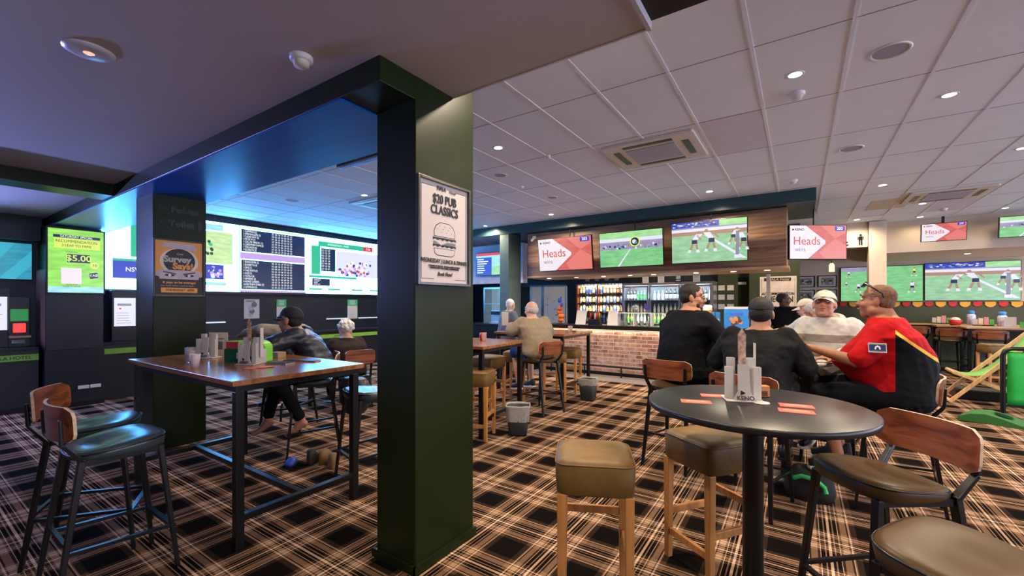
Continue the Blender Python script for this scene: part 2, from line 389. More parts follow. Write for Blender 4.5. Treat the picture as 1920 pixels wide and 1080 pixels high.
for x, y in ((-1.15, 2.5), (1.6, 2.6), (3.6, 4.9), (4.6, 7.6), (-7.6, 6.6)):  # unseen lamps; first inferred from the lit column, others added for light
    downlight(x, y, Z2, 'unseen round downlight', LG)
for x, y in ((-.9, .35), (.9, .5)):  # unseen lamps added to light the foreground
    downlight(x, y, Z1+(.03 if x > -.58 else 0), 'added unseen downlight overhead near the viewer', 'added downlights overhead', 60)
def vent(x0, x1, y0, y1, label):
    cx, cy, w_, h = (x0+x1)/2, (y0+y1)/2, x1-x0, y1-y0
    t = thing('air_conditioner', label, 'air conditioner', (cx, cy, Z2))
    pan = mat('cassette_cream', (.62, .56, .52), .5, var=.03)
    MB().prism(rr(w_, h, .03), -.028, -.001).obj('panel', pan, t, bev=.006)
    MB().box((-w_*.27, -h*.27, -.036), (w_*.27, h*.27, -.0285)).obj('intake_grille', mat('cassette_grille', (.36, .37, .46), .6, var=.3, scale=120), t)
    for sx, sy, a, b in ((0, 1, .27, .035), (0, -1, .27, .035), (1, 0, .035, .27), (-1, 0, .035, .27)):
        m = MB().box((sx*w_*.38-w_*a, sy*h*.38-h*b, -.032), (sx*w_*.38+w_*a, sy*h*.38+h*b, -.0285))
        m.obj('air_slot', blackp, t)
    return t
vent(-1.83, -.87, 4.48, 5.32, 'cream ceiling air conditioner panel over the middle of the room')
vent(1.42, 2.38, 8.95, 9.80, 'cream ceiling air conditioner panel near the far cream wall')
vent(-6.35, -5.5, 4.5, 5.2, 'slim ceiling air conditioner panel beside the large green pillar')
def spk(x, y, z, label, r=.115):
    t = thing('ceiling_speaker', label, 'speaker', (x, y, z), 0)
    MB().lathe([(r*.84, -.004), (r*.92, -.010), (r, -.004), (r, 0), (r*.84, 0)], 28).obj('rim', white, t)
    MB().lathe([(0, -.006), (r*.84, -.004)], 28).obj('grille', mat('speaker_mesh', (.32, .34, .42), .7, var=.2, scale=200), t)
spk(.51, 3.86, Z2, 'large round ceiling speaker nearest the viewer over the tables')
spk(.47, 6.04, Z2, 'round ceiling speaker halfway to the bar, over the seated men')
spk(-3.32, 4.68, Z2, 'small round ceiling speaker seen beside pillar behind first downlight', .09)
spk(-7.0, 3.9, Z2, 'round ceiling speaker before the wall of betting screens')
spk(-3.32, 6.12, Z2, 'small round ceiling speaker above the beige jacket man', .09)
def smoke(x, y, z, label, s=1.0):
    t = thing('smoke_alarm', label, 'smoke alarm', (x, y, z))
    MB().lathe([(.055*s, 0), (.055*s, -.02*s), (.045*s, -.026*s), (0, -.026*s)][::-1], 24).obj('base', white, t)
    MB().lathe([(.040*s, -.026*s), (.036*s, -.05*s), (0, -.054*s)][::-1], 24).obj('sensor', mat('alarm_beige', (.62, .60, .50), .5), t)
smoke(-2.12, 1.23, Z1, 'beige smoke alarm on the low grey ceiling above the corner of beam')
smoke(-.02, 4.21, Z2, 'white smoke alarm beside first downlight over round table')
smoke(-2.43, 4.38, Z2, 'tiny white smoke alarm on tiles close to the green pillar', .6)
smoke(2.15, 10.75, Z2, 'white smoke alarm on ceiling near far cream bulkhead')
smoke(-.08, 7.14, Z2, 'flat white smoke alarm before the end of bar beam')
smoke(-3.39, 5.32, Z2, 'tiny white smoke alarm above the timber bar tables', .6)
t = thing('emergency_light', 'flat round ceiling light with a small red glowing centre', 'ceiling light', (-2.95, .61, Z1))
MB().lathe([(0, -.014), (.065, -.014), (.098, -.006), (.10, 0)], 32).obj('cover', mat('frosted_cover', (.55, .55, .62), .3), t)
MB().lathe([(0, -.022), (.012, -.020), (.022, -.0145)], 16).obj('indicator', emi('red_led', (1, .25, .2), 2.5), t)
t = thing('linear_light', 'slim blue linear fitting fixed under the edge of the green beam', 'light fitting', (-3.05, 2.28, 2.70))
MB().box((-.28, -.035, -.02), (.28, .035, .015)).obj('housing', chrome, t, bev=.004)
MB().box((-.26, -.02, -.024), (.26, .02, -.0205)).obj('diffuser', emi('blue_tube', (.10, .2, .7), .25), t)
MB().box((-.02, -.0352, .0), (.02, -.170, .02)).obj('bracket', chrome, t)

t = thing('lantern', 'small glass lantern lamp on an arm below the toilet sign', 'lamp', (.62, 12.6, 2.36))
MB().bar((0, 0, .16), (-.55, 0, .22), .03, .03).bar((-.5, 0, .2), (-.5, 0, .86), .02).obj('arm', paletop, t); MB().tube([(0, 0, .16), (0, 0, .10)], .008, 6).obj('stem', black, t)
MB().lathe([(.03, .10), (.055, .06), (.055, -.10), (0, -.10)][::-1], 18).obj('shade', emi('lantern_glow', (1, .82, .45), 1.6), t)

for y_ in (-1.7, -.7):  # unseen lamps added to tint the near ceiling and pillar blue
    t = thing('added_uplighter', 'added unseen blue uplighter tinting the near ceiling', 'lamp', (-9.2, y_, 2.0), 0, 'added blue uplighters')
    MB().box((-.25, -.06, -.08), (-.05, .06, .04)).obj('bracket', blackp, t); MB().lathe([(.05, -.06), (.06, .05), (.05, .05), (.03, -.04), (0, -.04)], 16).obj('shade', blackp, t)
    ld = bpy.data.lights.new('uplight', 'SPOT'); ld.energy = 1300; ld.color = (.30, .36, 1); ld.spot_size = math.radians(128); ld.spot_blend = 1; ld.shadow_soft_size = .05
    lo = bpy.data.objects.new('uplight', ld); C.objects.link(lo); lo.parent = t; lo.location = (.02, 0, .06); lo.rotation_euler = V((.75, .05, .72)).to_track_quat('-Z', 'Y').to_euler()

t = thing('security_camera', 'small white security camera at the end of the timber canopy', 'camera', (-4.75, 7.95, 2.92))
MB().box((-.03, -.02, -.02), (.03, .03, .04)).obj('mount', white, t); MB().tube([(0, -.02, -.02), (0, -.10, -.07)], .026, 12).obj('housing', white, t)
# ---------------------------------------------------------------- screens and signs
W_ = emi('screen_white', (.085, .40, 1.0), 26); WN = emi('screen_white_soft', (.85, .86, 1.0), .95)
GR = emi('screen_green', (.24, .66, .28), .9); GRL = emi('screen_pale_green', (.42, .85, .35), .9); GRP = emi('screen_faded_green', (.34, .66, .38), .9)
NV = emi('screen_navy', (.010, .025, .10), .8); BL = emi('screen_blue', (.03, .06, .62), .9); SK = emi('screen_sky', (.35, .75, .95), 1.1)
EM = emi('screen_emerald', (.03, .55, .30), 1.0); LI = emi('screen_lime', (.33, .80, .10), 1.0); YE = emi('screen_yellow', (.75, .9, .15), 1.0)
LIL = emi('screen_lilac', (.55, .35, .80), 1.1); RE = emi('screen_red', (.90, .06, .05), .8); CO = emi('screen_coral', (.95, .16, .14), .75); CO2 = emi('screen_light_coral', (.98, .26, .22), .8)
PKW = emi('screen_pinkish_white', (.95, .85, .92), .95); CY = emi('screen_cyan', (.02, .38, .55), .8); CY2 = emi('screen_light_cyan', (.05, .55, .72), .8)
TX = emi('screen_text_white', (.9, .95, 1), 1.2); TK = emi('screen_text_dark', (.01, .012, .03), .3); TG = emi('screen_text_teal', (.02, .35, .25), .8)
SKIN_E = emi('screen_skin', (.75, .40, .28), .6); GY = emi('screen_grey', (.30, .32, .42), .8); MAG = emi('screen_purple_grey', (.42, .38, .62), .8); TE = emi('screen_teal_stand', (.12, .30, .38), .8)
def tv(label, loc, rz, w_, h, pic, tilt=0, group=None, cat='television', frame=.012, depth=.05, mount=0, arm=0):
    t = thing('television', label, cat, loc, rz, group); t.rotation_euler = (tilt, 0, rz)
    MB().box((-w_/2-frame, .001, -h/2-frame), (w_/2+frame, depth, h/2+frame)).obj('case', blackp, t, bev=.004)
    m = MB(); m.rect(-w_/2, -h/2, w_/2, h/2, 0, 0)
    pic[1](m, w_, h); m.obj('picture', pic[2], t)
    if len(pic) > 3: pic[3](t, w_, h)
    if mount:
        MB().box((-.05, depth, -.1), (.05, depth+.03, .1)).box((-.02, depth+.01, 0), (.02, depth+.04, mount)).obj('wall_bracket', blackp, t)
    if arm: MB().box((-.04, depth+.001, -.06), (.04, arm, .06)).obj('mounting_arm', blackp, t)
    return t
FM = [GR, WN, MAG, NV, GRL, SKIN_E, TE, YE, GY, BL]
def player(m, x, z, s, y=-.004, body=1, shorts=3, lean=0):
    m.disc(x+lean*s*.2, z+s*.42, s*.07, y, 5); m.poly([(x-s*.11, z+s*.08), (x+s*.11, z+s*.08), (x+s*.15+lean*s*.2, z+s*.35), (x-s*.13+lean*s*.2, z+s*.35)], y, body)
    m.poly([(x-s*.12, z-s*.08), (x+s*.12, z-s*.08), (x+s*.11, z+s*.1), (x-s*.11, z+s*.1)], y-.0004, shorts)
    m.poly([(x-s*.13, z-s*.1), (x-s*.26, z-s*.42), (x-s*.17, z-s*.44), (x-s*.03, z-s*.1)], y, 5); m.poly([(x+s*.03, z-s*.1), (x+s*.10, z-s*.45), (x+s*.18, z-s*.44), (x+s*.12, z-s*.1)], y, 5)
    m.poly([(x+s*.12, z+s*.34), (x+s*.3, z+s*.12), (x+s*.25, z+s*.08), (x+s*.08, z+s*.26)], y, 5)
    m.poly([(x-s*.25, z-s*.33), (x-s*.30, z-s*.46), (x-s*.16, z-s*.46), (x-s*.15, z-s*.35)], y-.0005, 1); m.poly([(x+s*.08, z-s*.33), (x+s*.07, z-s*.47), (x+s*.22, z-s*.47), (x+s*.19, z-s*.35)], y-.0005, 1)
def rugby(m, w_, h, k=3):
    m.rect(-w_/2, h*.17, w_/2, h/2, -.001, 2); m.rect(-w_/2, h*.36, w_*.15, h/2, -.0015, 9); m.rect(w_*.15, h*.36, w_/2, h*.5, -.0015, 4)
    m.rect(-w_/2, h*.17, w_/2, h*.26, -.0016, 5); m.rect(-w_/2, h*.26, w_/2, h*.33, -.0016, 1)
    for i in range(60): a = random.uniform(-.48, .1)*w_; b = random.uniform(.37, .47)*h; m.rect(a, b, a+.03*w_, b+.025*h, -.002, random.choice([1, 3, 8, 9, 6]))
    m.poly([(-w_*.05, h*.16), (0, h*.16), (w_*.5, -h*.45), (w_*.44, -h*.45)], -.002, 1)
    m.poly([(w_*.355, -h*.43), (w_*.40, -h*.43), (w_*.405, h*.2), (w_*.365, h*.2)], -.005, 8); m.rect(w_*.34, -h*.44, w_*.42, -h*.36, -.0055, 1)
    for i, (x, z, s) in enumerate([(-.18, .0, .55), (.05, .02, .58), (.33, .08, .42), (.46, -.02, .5)][:k+1]): player(m, x*w_, z*h, s*h, lean=(-1)**i)
def race(m, w_, h):
    m.rect(-w_/2, .22*h, w_/2, .32*h, -.001, 1); m.rect(-w_/2, .0, w_/2, .22*h, -.0012, 2); m.rect(-w_/2, .33*h, w_/2, h/2, -.001, 4)
    for i in range(46): a = random.uniform(-.48, .44)*w_; b = random.uniform(-.02, .12)*h; m.rect(a, b, a+.03*w_, b+.05*h, -.002, random.choice([3, 6, 5, 8, 1]))
    m.poly([(0, 0), (.015*w_, 0), (-.18*w_, -.5*h), (-.215*w_, -.5*h)], -.002, 1)
    m.disc(.08*w_, .2*h, .15*h, -.003, 7); m.disc(.08*w_, .2*h, .115*h, -.0034, 3); m.disc(.07*w_, .2*h, .06*h, -.0038, 1); m.disc(.1*w_, .17*h, .04*h, -.004, 6)
def soccer(m, w_, h):
    m.rect(-w_*.5, h*.38, w_*.5, h*.5, -.001, 2)
    for x, z, s in [(-.3, .3, .2), (-.05, -.1, .3), (.2, -.2, .28), (.33, .2, .22), (-.36, .0, .18)]: player(m, x*w_, z*h, s*h)
def greenp(m, w_, h):
    for x, z, s in [(.3, .32, .25), (.25, -.1, .34), (-.3, -.25, .25)]: player(m, x*w_, z*h, s*h, body=random.choice([1, 7]))
KM = [CO, PKW, CO2, BL]
def keno(m, w_, h):
    m.poly([(w_*.1, -h/2), (w_*.5, -h/2), (w_*.5, -h*.1), (w_*.3, h*.1), (w_*.02, -h*.3)], -.0008, 2); m.poly([(w_*.05, h*.5), (w_*.3, h*.1), (w_*.5, h*.3), (w_*.5, h*.5)], -.0008, 2)
    m.poly([(-w_/2, -h/2), (-w_*.18, -h/2), (w_*.13, -h*.04), (w_*.13, h*.04), (-w_*.22, h/2), (-w_/2, h/2)], -.0016, 1); m.rect(w_*.30, h*.34, w_*.47, h*.48, -.002, 3)
def keno_t(t, w_, h, n='203'):
    text('Heads', h*.36, -w_*.20, h*.03, -.003, RE, t, 'heading', sx=.92); text('wins', h*.18, -w_*.32, -h*.22, -.003, GY, t, 'subheading', sx=1)
    text('KENO', h*.10, -w_*.33, h*.38, -.003, TK, t, 'logo_lettering', bold=.001); text(n, h*.12, w_*.385, h*.41, -.003, TX, t, 'game_number', bold=.001)
    MB().poly([(-w_*.46, h*.34), (-w_*.42, h*.38), (-w_*.46, h*.42)], -.003, 0).obj('logo_mark', TK, t)
TVG = 'televisions over the bar'
RUG = (0, rugby, [GRP]+FM[1:]); 
tv('hanging television showing red game screen with Heads wins, over the bar end by narrow pillar', (-3.85, 7.60, 2.485), 0, 1.15, .63, (0, keno, KM, keno_t), .14, arm=.375)
tv('hanging television showing a racecourse with round emblem, over the bar', (-2.53, 7.58, 2.49), 0, 1.14, .62, (0, race, FM), .10, arm=.395)
tv('hanging television showing rugby players, at end of timber canopy over bar', (-1.24, 7.55, 2.515), 0, 1.12, .66, (0, rugby, [GRP]+FM[1:]), .08, arm=.425)
tv('television showing Heads wins, facing the room beside dark end of bar beam', (.24, 8.45, 2.49), YAW, .90, .53, (0, keno, KM, keno_t), 0, mount=.55)
tv('small television showing Heads wins hung from cream bulkhead', (2.30, 11.52, 2.89), math.radians(0), .62, .33, (0, keno, KM, lambda t, w_, h: keno_t(t, w_, h, '177')), .12, mount=.30)
tv('small television showing a green racecourse hung at edge of cream bulkhead', (3.45, 11.52, 2.90), 0, .82, .36, (0, race, FM), .12, mount=.30)
tv('large wall screen showing soccer on grass, seen in the gap before cream pillar', (1.30, 14.25, 2.01), 0, .80, .87, (0, soccer, FM))
tv('large wall screen showing plain pitch with one white player beside cream pillar', (2.10, 14.25, 2.01), 0, .76, .87, (0, greenp, FM))
tv('largest wall screen showing rugby tackle with goal post on far wall', (3.30, 14.25, 2.03), 0, 1.56, .88, (0, lambda m, w_, h: rugby(m, w_, h, 3), [GRP]+FM[1:]))
def bluepic(m, w_, h):
    m.rect(-w_/2, -h/2, 0, h*.3, -.001, 1); m.rect(0, -h/2, w_/2, -h*.1, -.001, 2); m.rect(-w_/2, h*.38, w_/2, h/2, -.001, 3)
    for i in range(7): m.rect(-w_*.46, -h*.4+i*h*.1, -w_*.3+random.random()*.2*w_, -h*.36+i*h*.1, -.002, 4)
tv('television with blue picture on lilac wall behind the narrow bar pillar', (-6.50, 8.78, 2.52), 0, 1.0, .56, (0, bluepic, [SK, BL, GRL, RE, TX]))

# wall of betting screens
LX = -9.38
led = thing('betting_board', 'long glowing wall of betting odds screens above the betting counter', 'screen wall', (LX, 0, 0), math.radians(90))
MB().box((1.84, .0, 1.70), (8.62, .06, 3.13)).obj('cabinet', blackp, led)
def panel(name, u0, u1, base, fn, mats):
    m = MB(); m.rect(u0, 1.745, u1, 3.085, -.001, 0); fn(m, u0, u1); return m.obj(name, mats, led)
Z0, ZT = 1.745, 3.085
def p1(m, a, b):
    m.rect(2.45, 2.30, 2.80, ZT, -.002, 1); m.rect(2.80, 2.36, 3.10, 3.02, -.002, 2); m.rect(2.22, 2.16, 2.78, 2.26, -.002, 1); m.rect(2.22, 1.93, 3.06, 2.22, -.003, 3); m.rect(2.55, 1.84, 3.0, 1.87, -.002, 1)
panel('screen', 1.86, 3.12, 0, p1, [W_, EM, NV, BL])
def p2(m, a, b):
    m.rect(3.14, 2.28, 4.02, 2.90, -.002, 1); m.rect(3.14, 2.92, 3.85, 3.04, -.002, 2); m.rect(3.12, 1.98, 3.86, 2.26, -.002, 3)
    m.rect(3.50, 1.86, 3.90, 1.92, -.002, 2)
    for i in range(26): x = 3.32+random.random()*.34; z = 2.38+random.random()*.36; m.disc(x, z, .03, -.003-i*1e-4, random.choice([4, 5]), 7)
    for i in range(20): x = 3.62+random.random()*.2; z = 2.02+random.random()*.2; m.disc(x, z, .03, -.0032-i*1e-4, random.choice([6, 7, 3]), 7)
panel('screen', 3.13, 4.14, 0, p2, [W_, emi('screen_pale_lime', (.62, .9, .40), 1.0), SK, BL, emi('screen_foliage', (.02, .12, .03), .6), EM, LIL, WN])
def p3(m, a, b):
    m.rect(4.16, 2.42, 5.53, 2.55, -.002, 1); m.rect(4.18, 2.57, 5.52, 3.02, -.002, 2); m.rect(4.18, 1.80, 5.52, 2.40, -.002, 2); m.rect(4.16, 1.745, 5.54, 1.785, -.002, 1); m.rect(4.30, 3.035, 5.4, 3.07, -.002, 3)
panel('screen', 4.155, 5.545, 0, p3, [W_, LIL, NV, YE])
def p4(m, a, b):
    m.rect(5.85, 2.86, 7.10, 2.98, -.002, 1); m.rect(5.68, 2.20, 5.90, 2.86, -.002, 1); m.rect(5.92, 2.28, 6.30, 2.82, -.002, 2); m.rect(5.62, 2.12, 6.9, 2.17, -.002, 1); m.rect(5.70, 1.93, 6.15, 2.10, -.002, 2)
    m.rect(7.10, 2.86, 7.40, 2.98, -.002, 3); m.rect(6.33, 2.18, 8.5, 2.80, -.002, 4)
    for i in range(60): x = 6.38+random.random()*.95; z = 2.20+random.random()*(.34 if x > 6.6 else .15); m.disc(x, z, .035, -.003-i*1e-4, random.choice([5, 6, 3, 0]), 7)
    for i, x in enumerate((5.62, 6.1, 6.75, 7.3, 7.9)): m.rect(x, 1.83, x+.33, 1.87, -.002, 1)
panel('screen', 5.555, 8.6, 0, p4, [W_, EM, NV, RE, WN, BL, LIL])
names = "1 LUFFYMAN (2)\n2 AFRICAN GAME (5)\n3 CADRE NAVY (6)\n4 MCGILVY (7)\n5 CALL ME VENETO.. (1)\n6 CANDYMAN GAME (4)\n7 STELLAION (6)\n9 ISCARIOTE (3)"
n2 = "1 BANKS RIVER (3)\n2 BOMBETTA (4)\n3 SAVE (1)\n4 TAKE FAITH (5)\n5 AUSS (2)\n6 TUTELA (8)\n7 UPTREND (3)\n8 HOWEY LARREN\n10 MATTHEW STABLE (9)\n11 STYPOON (7)"
nums = lambda r, c, a=1: '\n'.join('   '.join('%.2f' % (a+random.random()*9) for _ in range(c)) for _ in range(r))
text(names, .058, 4.22, 2.795, -.004, TX, led, 'runner_names', 'LEFT', sx=.62, line=.92); text(nums(8, 7), .052, 4.78, 2.795, -.004, TX, led, 'odds', 'LEFT', sx=.50, line=1.03)
text(n2, .058, 4.22, 2.10, -.004, TX, led, 'runner_names', 'LEFT', sx=.62, line=.98); text(nums(10, 7), .052, 4.78, 2.10, -.004, TX, led, 'odds', 'LEFT', sx=.50, line=1.09)
text(nums(8, 3), .062, 5.94, 2.55, -.004, TX, led, 'odds', 'LEFT', sx=.5, line=1.0); text('WARRAGUL (R)\nKINGFISHER\nPAGOSA\nARCTIC GLEN', .035, 5.74, 2.015, -.004, TX, led, 'runner_names', 'LEFT', sx=.7)
text('BOURNEMOUTH  |  DOGS', .06, 6.1, 2.92, -.004, TX, led, 'heading', 'LEFT', sx=.8); text('5.30', .07, 7.25, 2.92, -.004, TX, led, 'clock')
text('1.21\n9.20\n6.5\n6.60\n26\n12\n61\n35', .062, 2.62, 2.66, -.004, TX, led, 'odds', sx=1.0, line=1.05); text('7.80\n5.60\n26\n3.40\n5.50\n8.0\n9.20', .062, 2.93, 2.68, -.004, TX, led, 'odds', sx=.9, line=1.05)
[text(q_, .06, 2.32, 2.86-.075*i_, -.004, TG, led, 'runner_number') for i_, q_ in enumerate(('2', '5', '7', '8', '10', '11', '13'))]; text('NSW|TAB', .10, 2.60, 2.08, -.004, TX, led, 'lettering', bold=.001); text('10', .10, 2.95, 2.08, -.004, TX, led, 'odds_number', bold=.001)
text('STONY NPS 101', .05, 3.4, 1.81, -.004, TG, led, 'lettering'); text('TAB', .055, 3.93, 2.98, -.004, TG, led, 'logo_lettering'); text('EPIC\nBOOST', .06, 3.22, 2.13, -.004, TX, led, 'lettering')
text('1 23,470  6 6 7 5  23.40', .04, 7.0, 2.02, -.004, TG, led, 'results'); text('FIRST FOUR  EXACTA  TRIFECTA', .045, 6.1, 1.90, -.004, TG, led, 'results')

# counters under the board
grn = mat('lime_strip', (.24, .52, .06), .5); mesh_p = mat('perforated_black', (.016, .018, .024), .4, var=.6, scale=160)
ct = thing('betting_counter', 'long dark counter with lime strip under the betting screens', 'counter', (-9.44, 0, 0), math.radians(90))
MB().box((2.0, -.42, 0), (9.3, 0, .70)).obj('front_panel', mesh_p, ct)
MB().box((2.0, -.47, .86), (9.3, 0, .90)).obj('worktop', mat('dark_worktop', (.02, .022, .03), .2), ct, bev=.004)
MB().box((2.0, -.44, .702), (9.3, -.03, .858)).obj('upper_panel', slate, ct)
MB().rect(2.0, .715, 9.3, .80, -.442).obj('lime_strip', grn, ct)
for u in (2.62, 4.6, 6.2, 7.7): text('INALA HOTEL', .06, u, .757, -.444, mat('strip_ink', (.03, .07, .02)), ct, 'lettering', bold=.0008)
MB().box((2.0, -.40, 0), (9.3, -.38, .09)).obj('plinth', black, ct)
c2 = thing('corner_counter', 'short dark counter with lime strip holding the betting terminals', 'counter', (-9.44, 0, 0), math.radians(90))
MB().box((-1.5, -.50, 0), (1.33, 0, .70)).obj('front_panel', mesh_p, c2); MB().box((-1.5, -.54, .86), (1.33, 0, .90)).obj('worktop', MT['dark_worktop'], c2, bev=.004)
MB().box((-1.5, -.52, .702), (1.33, -.03, .858)).obj('upper_panel', slate, c2); MB().rect(-1.5, .715, 1.33, .80, -.522).obj('lime_strip', grn, c2)
text('INALA HOTEL', .065, 1.06, .757, -.524, MT['strip_ink'], c2, 'lettering', bold=.0008); MB().box((-1.5, -.53, 0), (1.33, -.51, .07)).obj('plinth', black, c2)
# panelled wall above the counter and its lamps
cb = thing('perforated_cabinet', 'tall black perforated cabinet column carrying the green portrait screen', 'cabinet', (-8.80, 1.68, 0))
MB().box((-.64, -.30, .84), (0, .30, 2.0)).obj('body', mesh_p, cb, bev=.003); MB().box((-.64, -.31, .0), (.004, .31, .838)).obj('base_cabinet', slate, cb)
MB().box((-.64, -.28, 2.001), (-.01, .28, 2.62)).obj('crown', green, cb)
MB().box((-.62, -.306, .9), (-.02, -.301, 1.98)).obj('side_panel', wood('side_timber', (.08, .045, .03), (.15, .09, .06), .5, 'Z'), cb)
for k in (0, 1):
    MB().box((.005, .02+k*.13, .25), (.014, .14+k*.13, .30)).obj('power_outlet', white, cb, bev=.003)
MB().box((.005, -.31, 0), (.012, .31, .07)).obj('plinth', black, cb)
sg = thing('portrait_screen', 'green portrait screen advertising a five dollar racing offer on cabinet', 'screen', (-8.795, 1.68, 2.12), math.radians(90))
MB().box((-.31, -.045, -.475), (.31, 0, .475)).obj('case', blackp, sg, bev=.004)
m = MB(); m.rect(-.29, -.455, .29, .455, -.047, 0); m.rect(-.24, .33, .25, .37, -.049, 1); m.rect(-.23, .18, .25, .32, -.049, 2); m.rect(-.10, -.02, .14, .10, -.049, 1); m.rect(-.16, -.33, .05, -.10, -.049, 4)
m.rect(-.29, -.455, .29, -.37, -.049, 3); m.disc(.19, -.05, .05, -.049, 2); m.poly([(.14, -.25), (.23, -.23), (.22, -.15), (.13, -.17)], -.049, 1)
m.obj('picture', [LI, NV, YE, SK, PKW], sg)
for s_, z, u, mm in (('SATURDAY SPECIAL', .045, .35, TX), ('RECOMMENDATION', .055, .28, TK), ('3 LEAP TO FAME', .05, .22, TK), ('POWER PLAY', .025, .13, TK), ('SCAN THIS\nCODE TO ENTER', .028, -.355, TK)):
    text(s_, z, 0 if z > .03 else -.05, u, -.051, mm, sg, 'lettering', sx=.85)
text('$5.00', .12, .02, .04, -.051, YE, sg, 'price', bold=.002); text('10', .055, .19, -.05, -.051, TK, sg, 'odds_number'); text('TAB', .05, .18, -.20, -.051, TX, sg, 'logo_lettering', rot=-.15)
tv('cyan screen on the wall at the picture edge above betting terminals', (-9.40, .93, 2.12), math.radians(90), .8, .52, (0, lambda m, w_, h: (m.poly([(-w_*.4, -h/2), (-w_*.1, -h/2), (w_*.3, h/2), (0, h/2)], -.001, 1), m.poly([(w_*.1, -h/2), (w_*.3, -h/2), (w_*.5, -h*.1), (w_*.5, h*.3)], -.001, 1)), [CY, CY2]), 0)
def terminal(label, y, w_, h, z, mm, base=.90, x=-9.2):
    t = thing('betting_terminal', label, 'betting terminal', (x, y, base), math.radians(90))
    MB().box((-w_/2-.03, 0, 0), (w_/2+.03, .12, h+.12+z)).obj('housing', blackp, t, bev=.006)
    m = MB(); m.rect(-w_/2, z, w_/2, z+h, -.002, 0); m.rect(-w_*.35, z+h*.72, w_*.3, z+h*.8, -.003, 1); m.disc(-w_*.22, z+h*.62, w_*.05, -.003, 2)
    for i in range(5): m.rect(-w_*.38, z+h*(.1+.09*i), w_*(.1+.25*random.random()), z+h*(.115+.09*i), -.003, 1)
    m.obj('screen', mm, t)
    return t
terminal('betting terminal with pale screen beside the green pillar', 2.32, .27, .46, .24, [WN, GY, RE], x=-9.15)
terminal('betting terminal with pale screen cut off by the picture edge', .93, .27, .46, .24, [WN, GY, EM], x=-9.15)
t = thing('ticket_machine', 'black ticket machine with green label and glowing red button', 'ticket machine', (-9.1, 1.17, .90), math.radians(90))
MB().box((-.10, 0, 0), (.10, .12, .70)).obj('housing', blackp, t, bev=.005); MB().box((-.085, -.012, .36), (.085, -.001, .53)).obj('green_panel', emi('green_panel', (.02, .35, .06), .6), t, bev=.003)
MB().box((-.06, -.03, .20), (.06, -.001, .33)).obj('red_button', emi('red_button', (1, .05, .04), 1.3), t, bev=.01)
MB().box((-.10, -.10, .13), (.10, -.001, .155)).obj('shelf', paletop, t); MB().box((-.07, -.02, .05), (.05, -.001, .10)).obj('ticket_slot', mat('grey_green', (.2, .3, .25)), t)
def strip(u0, u1, label, z=1.13):
    o = MB().box((u0, -.06, z), (u1, 0, z+.025)).obj('strip_light', [emi('strip_glow', (.7, .8, 1), 1.0)], loc=(-9.449, 0, 0), rz=math.radians(90)); tag(o, label, 'light')
strip(3.45, 3.9, 'short white strip light under betting board beside poster pillar'); strip(6.1, 6.68, 'white strip light behind the woman with curly white hair'); strip(7.0, 9.2, 'white strip light running behind pillar above the betting counter'); strip(2.48, 2.9, 'white strip light between pale terminal and the pillar')
def sheet(label, y0, y1, z0, z1, kind):
    t = thing('poster', label, 'poster', (-9.448, (y0+y1)/2, 0), math.radians(90)); w_ = y1-y0
    MB().box((-w_/2, -.006, z0), (w_/2, 0, z1)).obj('sheet', paper, t)
    m = MB()
    if kind == 0:
        for r in range(4): m.disc(random.uniform(-.05, .05), z0+.08+.07*r, .055, -.0075-.0004*r, r % 2)
        m.rect(-w_*.38, z1-.05, w_*.2, z1-.03, -.008, 1)
    else:
        m.rect(-w_/2, z1-.16, w_/2, z1, -.0075, 0); 
        for i in range(4): m.rect(-w_*.3, z1-.03-.03*i, w_*.25, z1-.02-.03*i, -.009, 2)
        for i in range(5): m.rect(-w_*.35, z0+.03+.04*i, w_*.3, z0+.045+.04*i, -.009, 1)
    m.obj('print', [mat('print_grey', (.4, .4, .42)), mat('print_dark', (.15, .15, .17)), white] if kind == 0 else [mat('print_green', (.06, .45, .2)), MT['white_paper'] if 0 else mat('print_grey2', (.5, .52, .5)), white], t)
sheet('white poster with grey drawing on wall behind the man in navy cap', 4.26, 4.56, 1.20, 1.60, 0)
sheet('small poster with green top just above the navy cap', 4.92, 5.13, 1.20, 1.60, 1)
sheet('white notice with green heading beside the curly haired woman', 6.68, 6.97, 1.13, 1.61, 1)

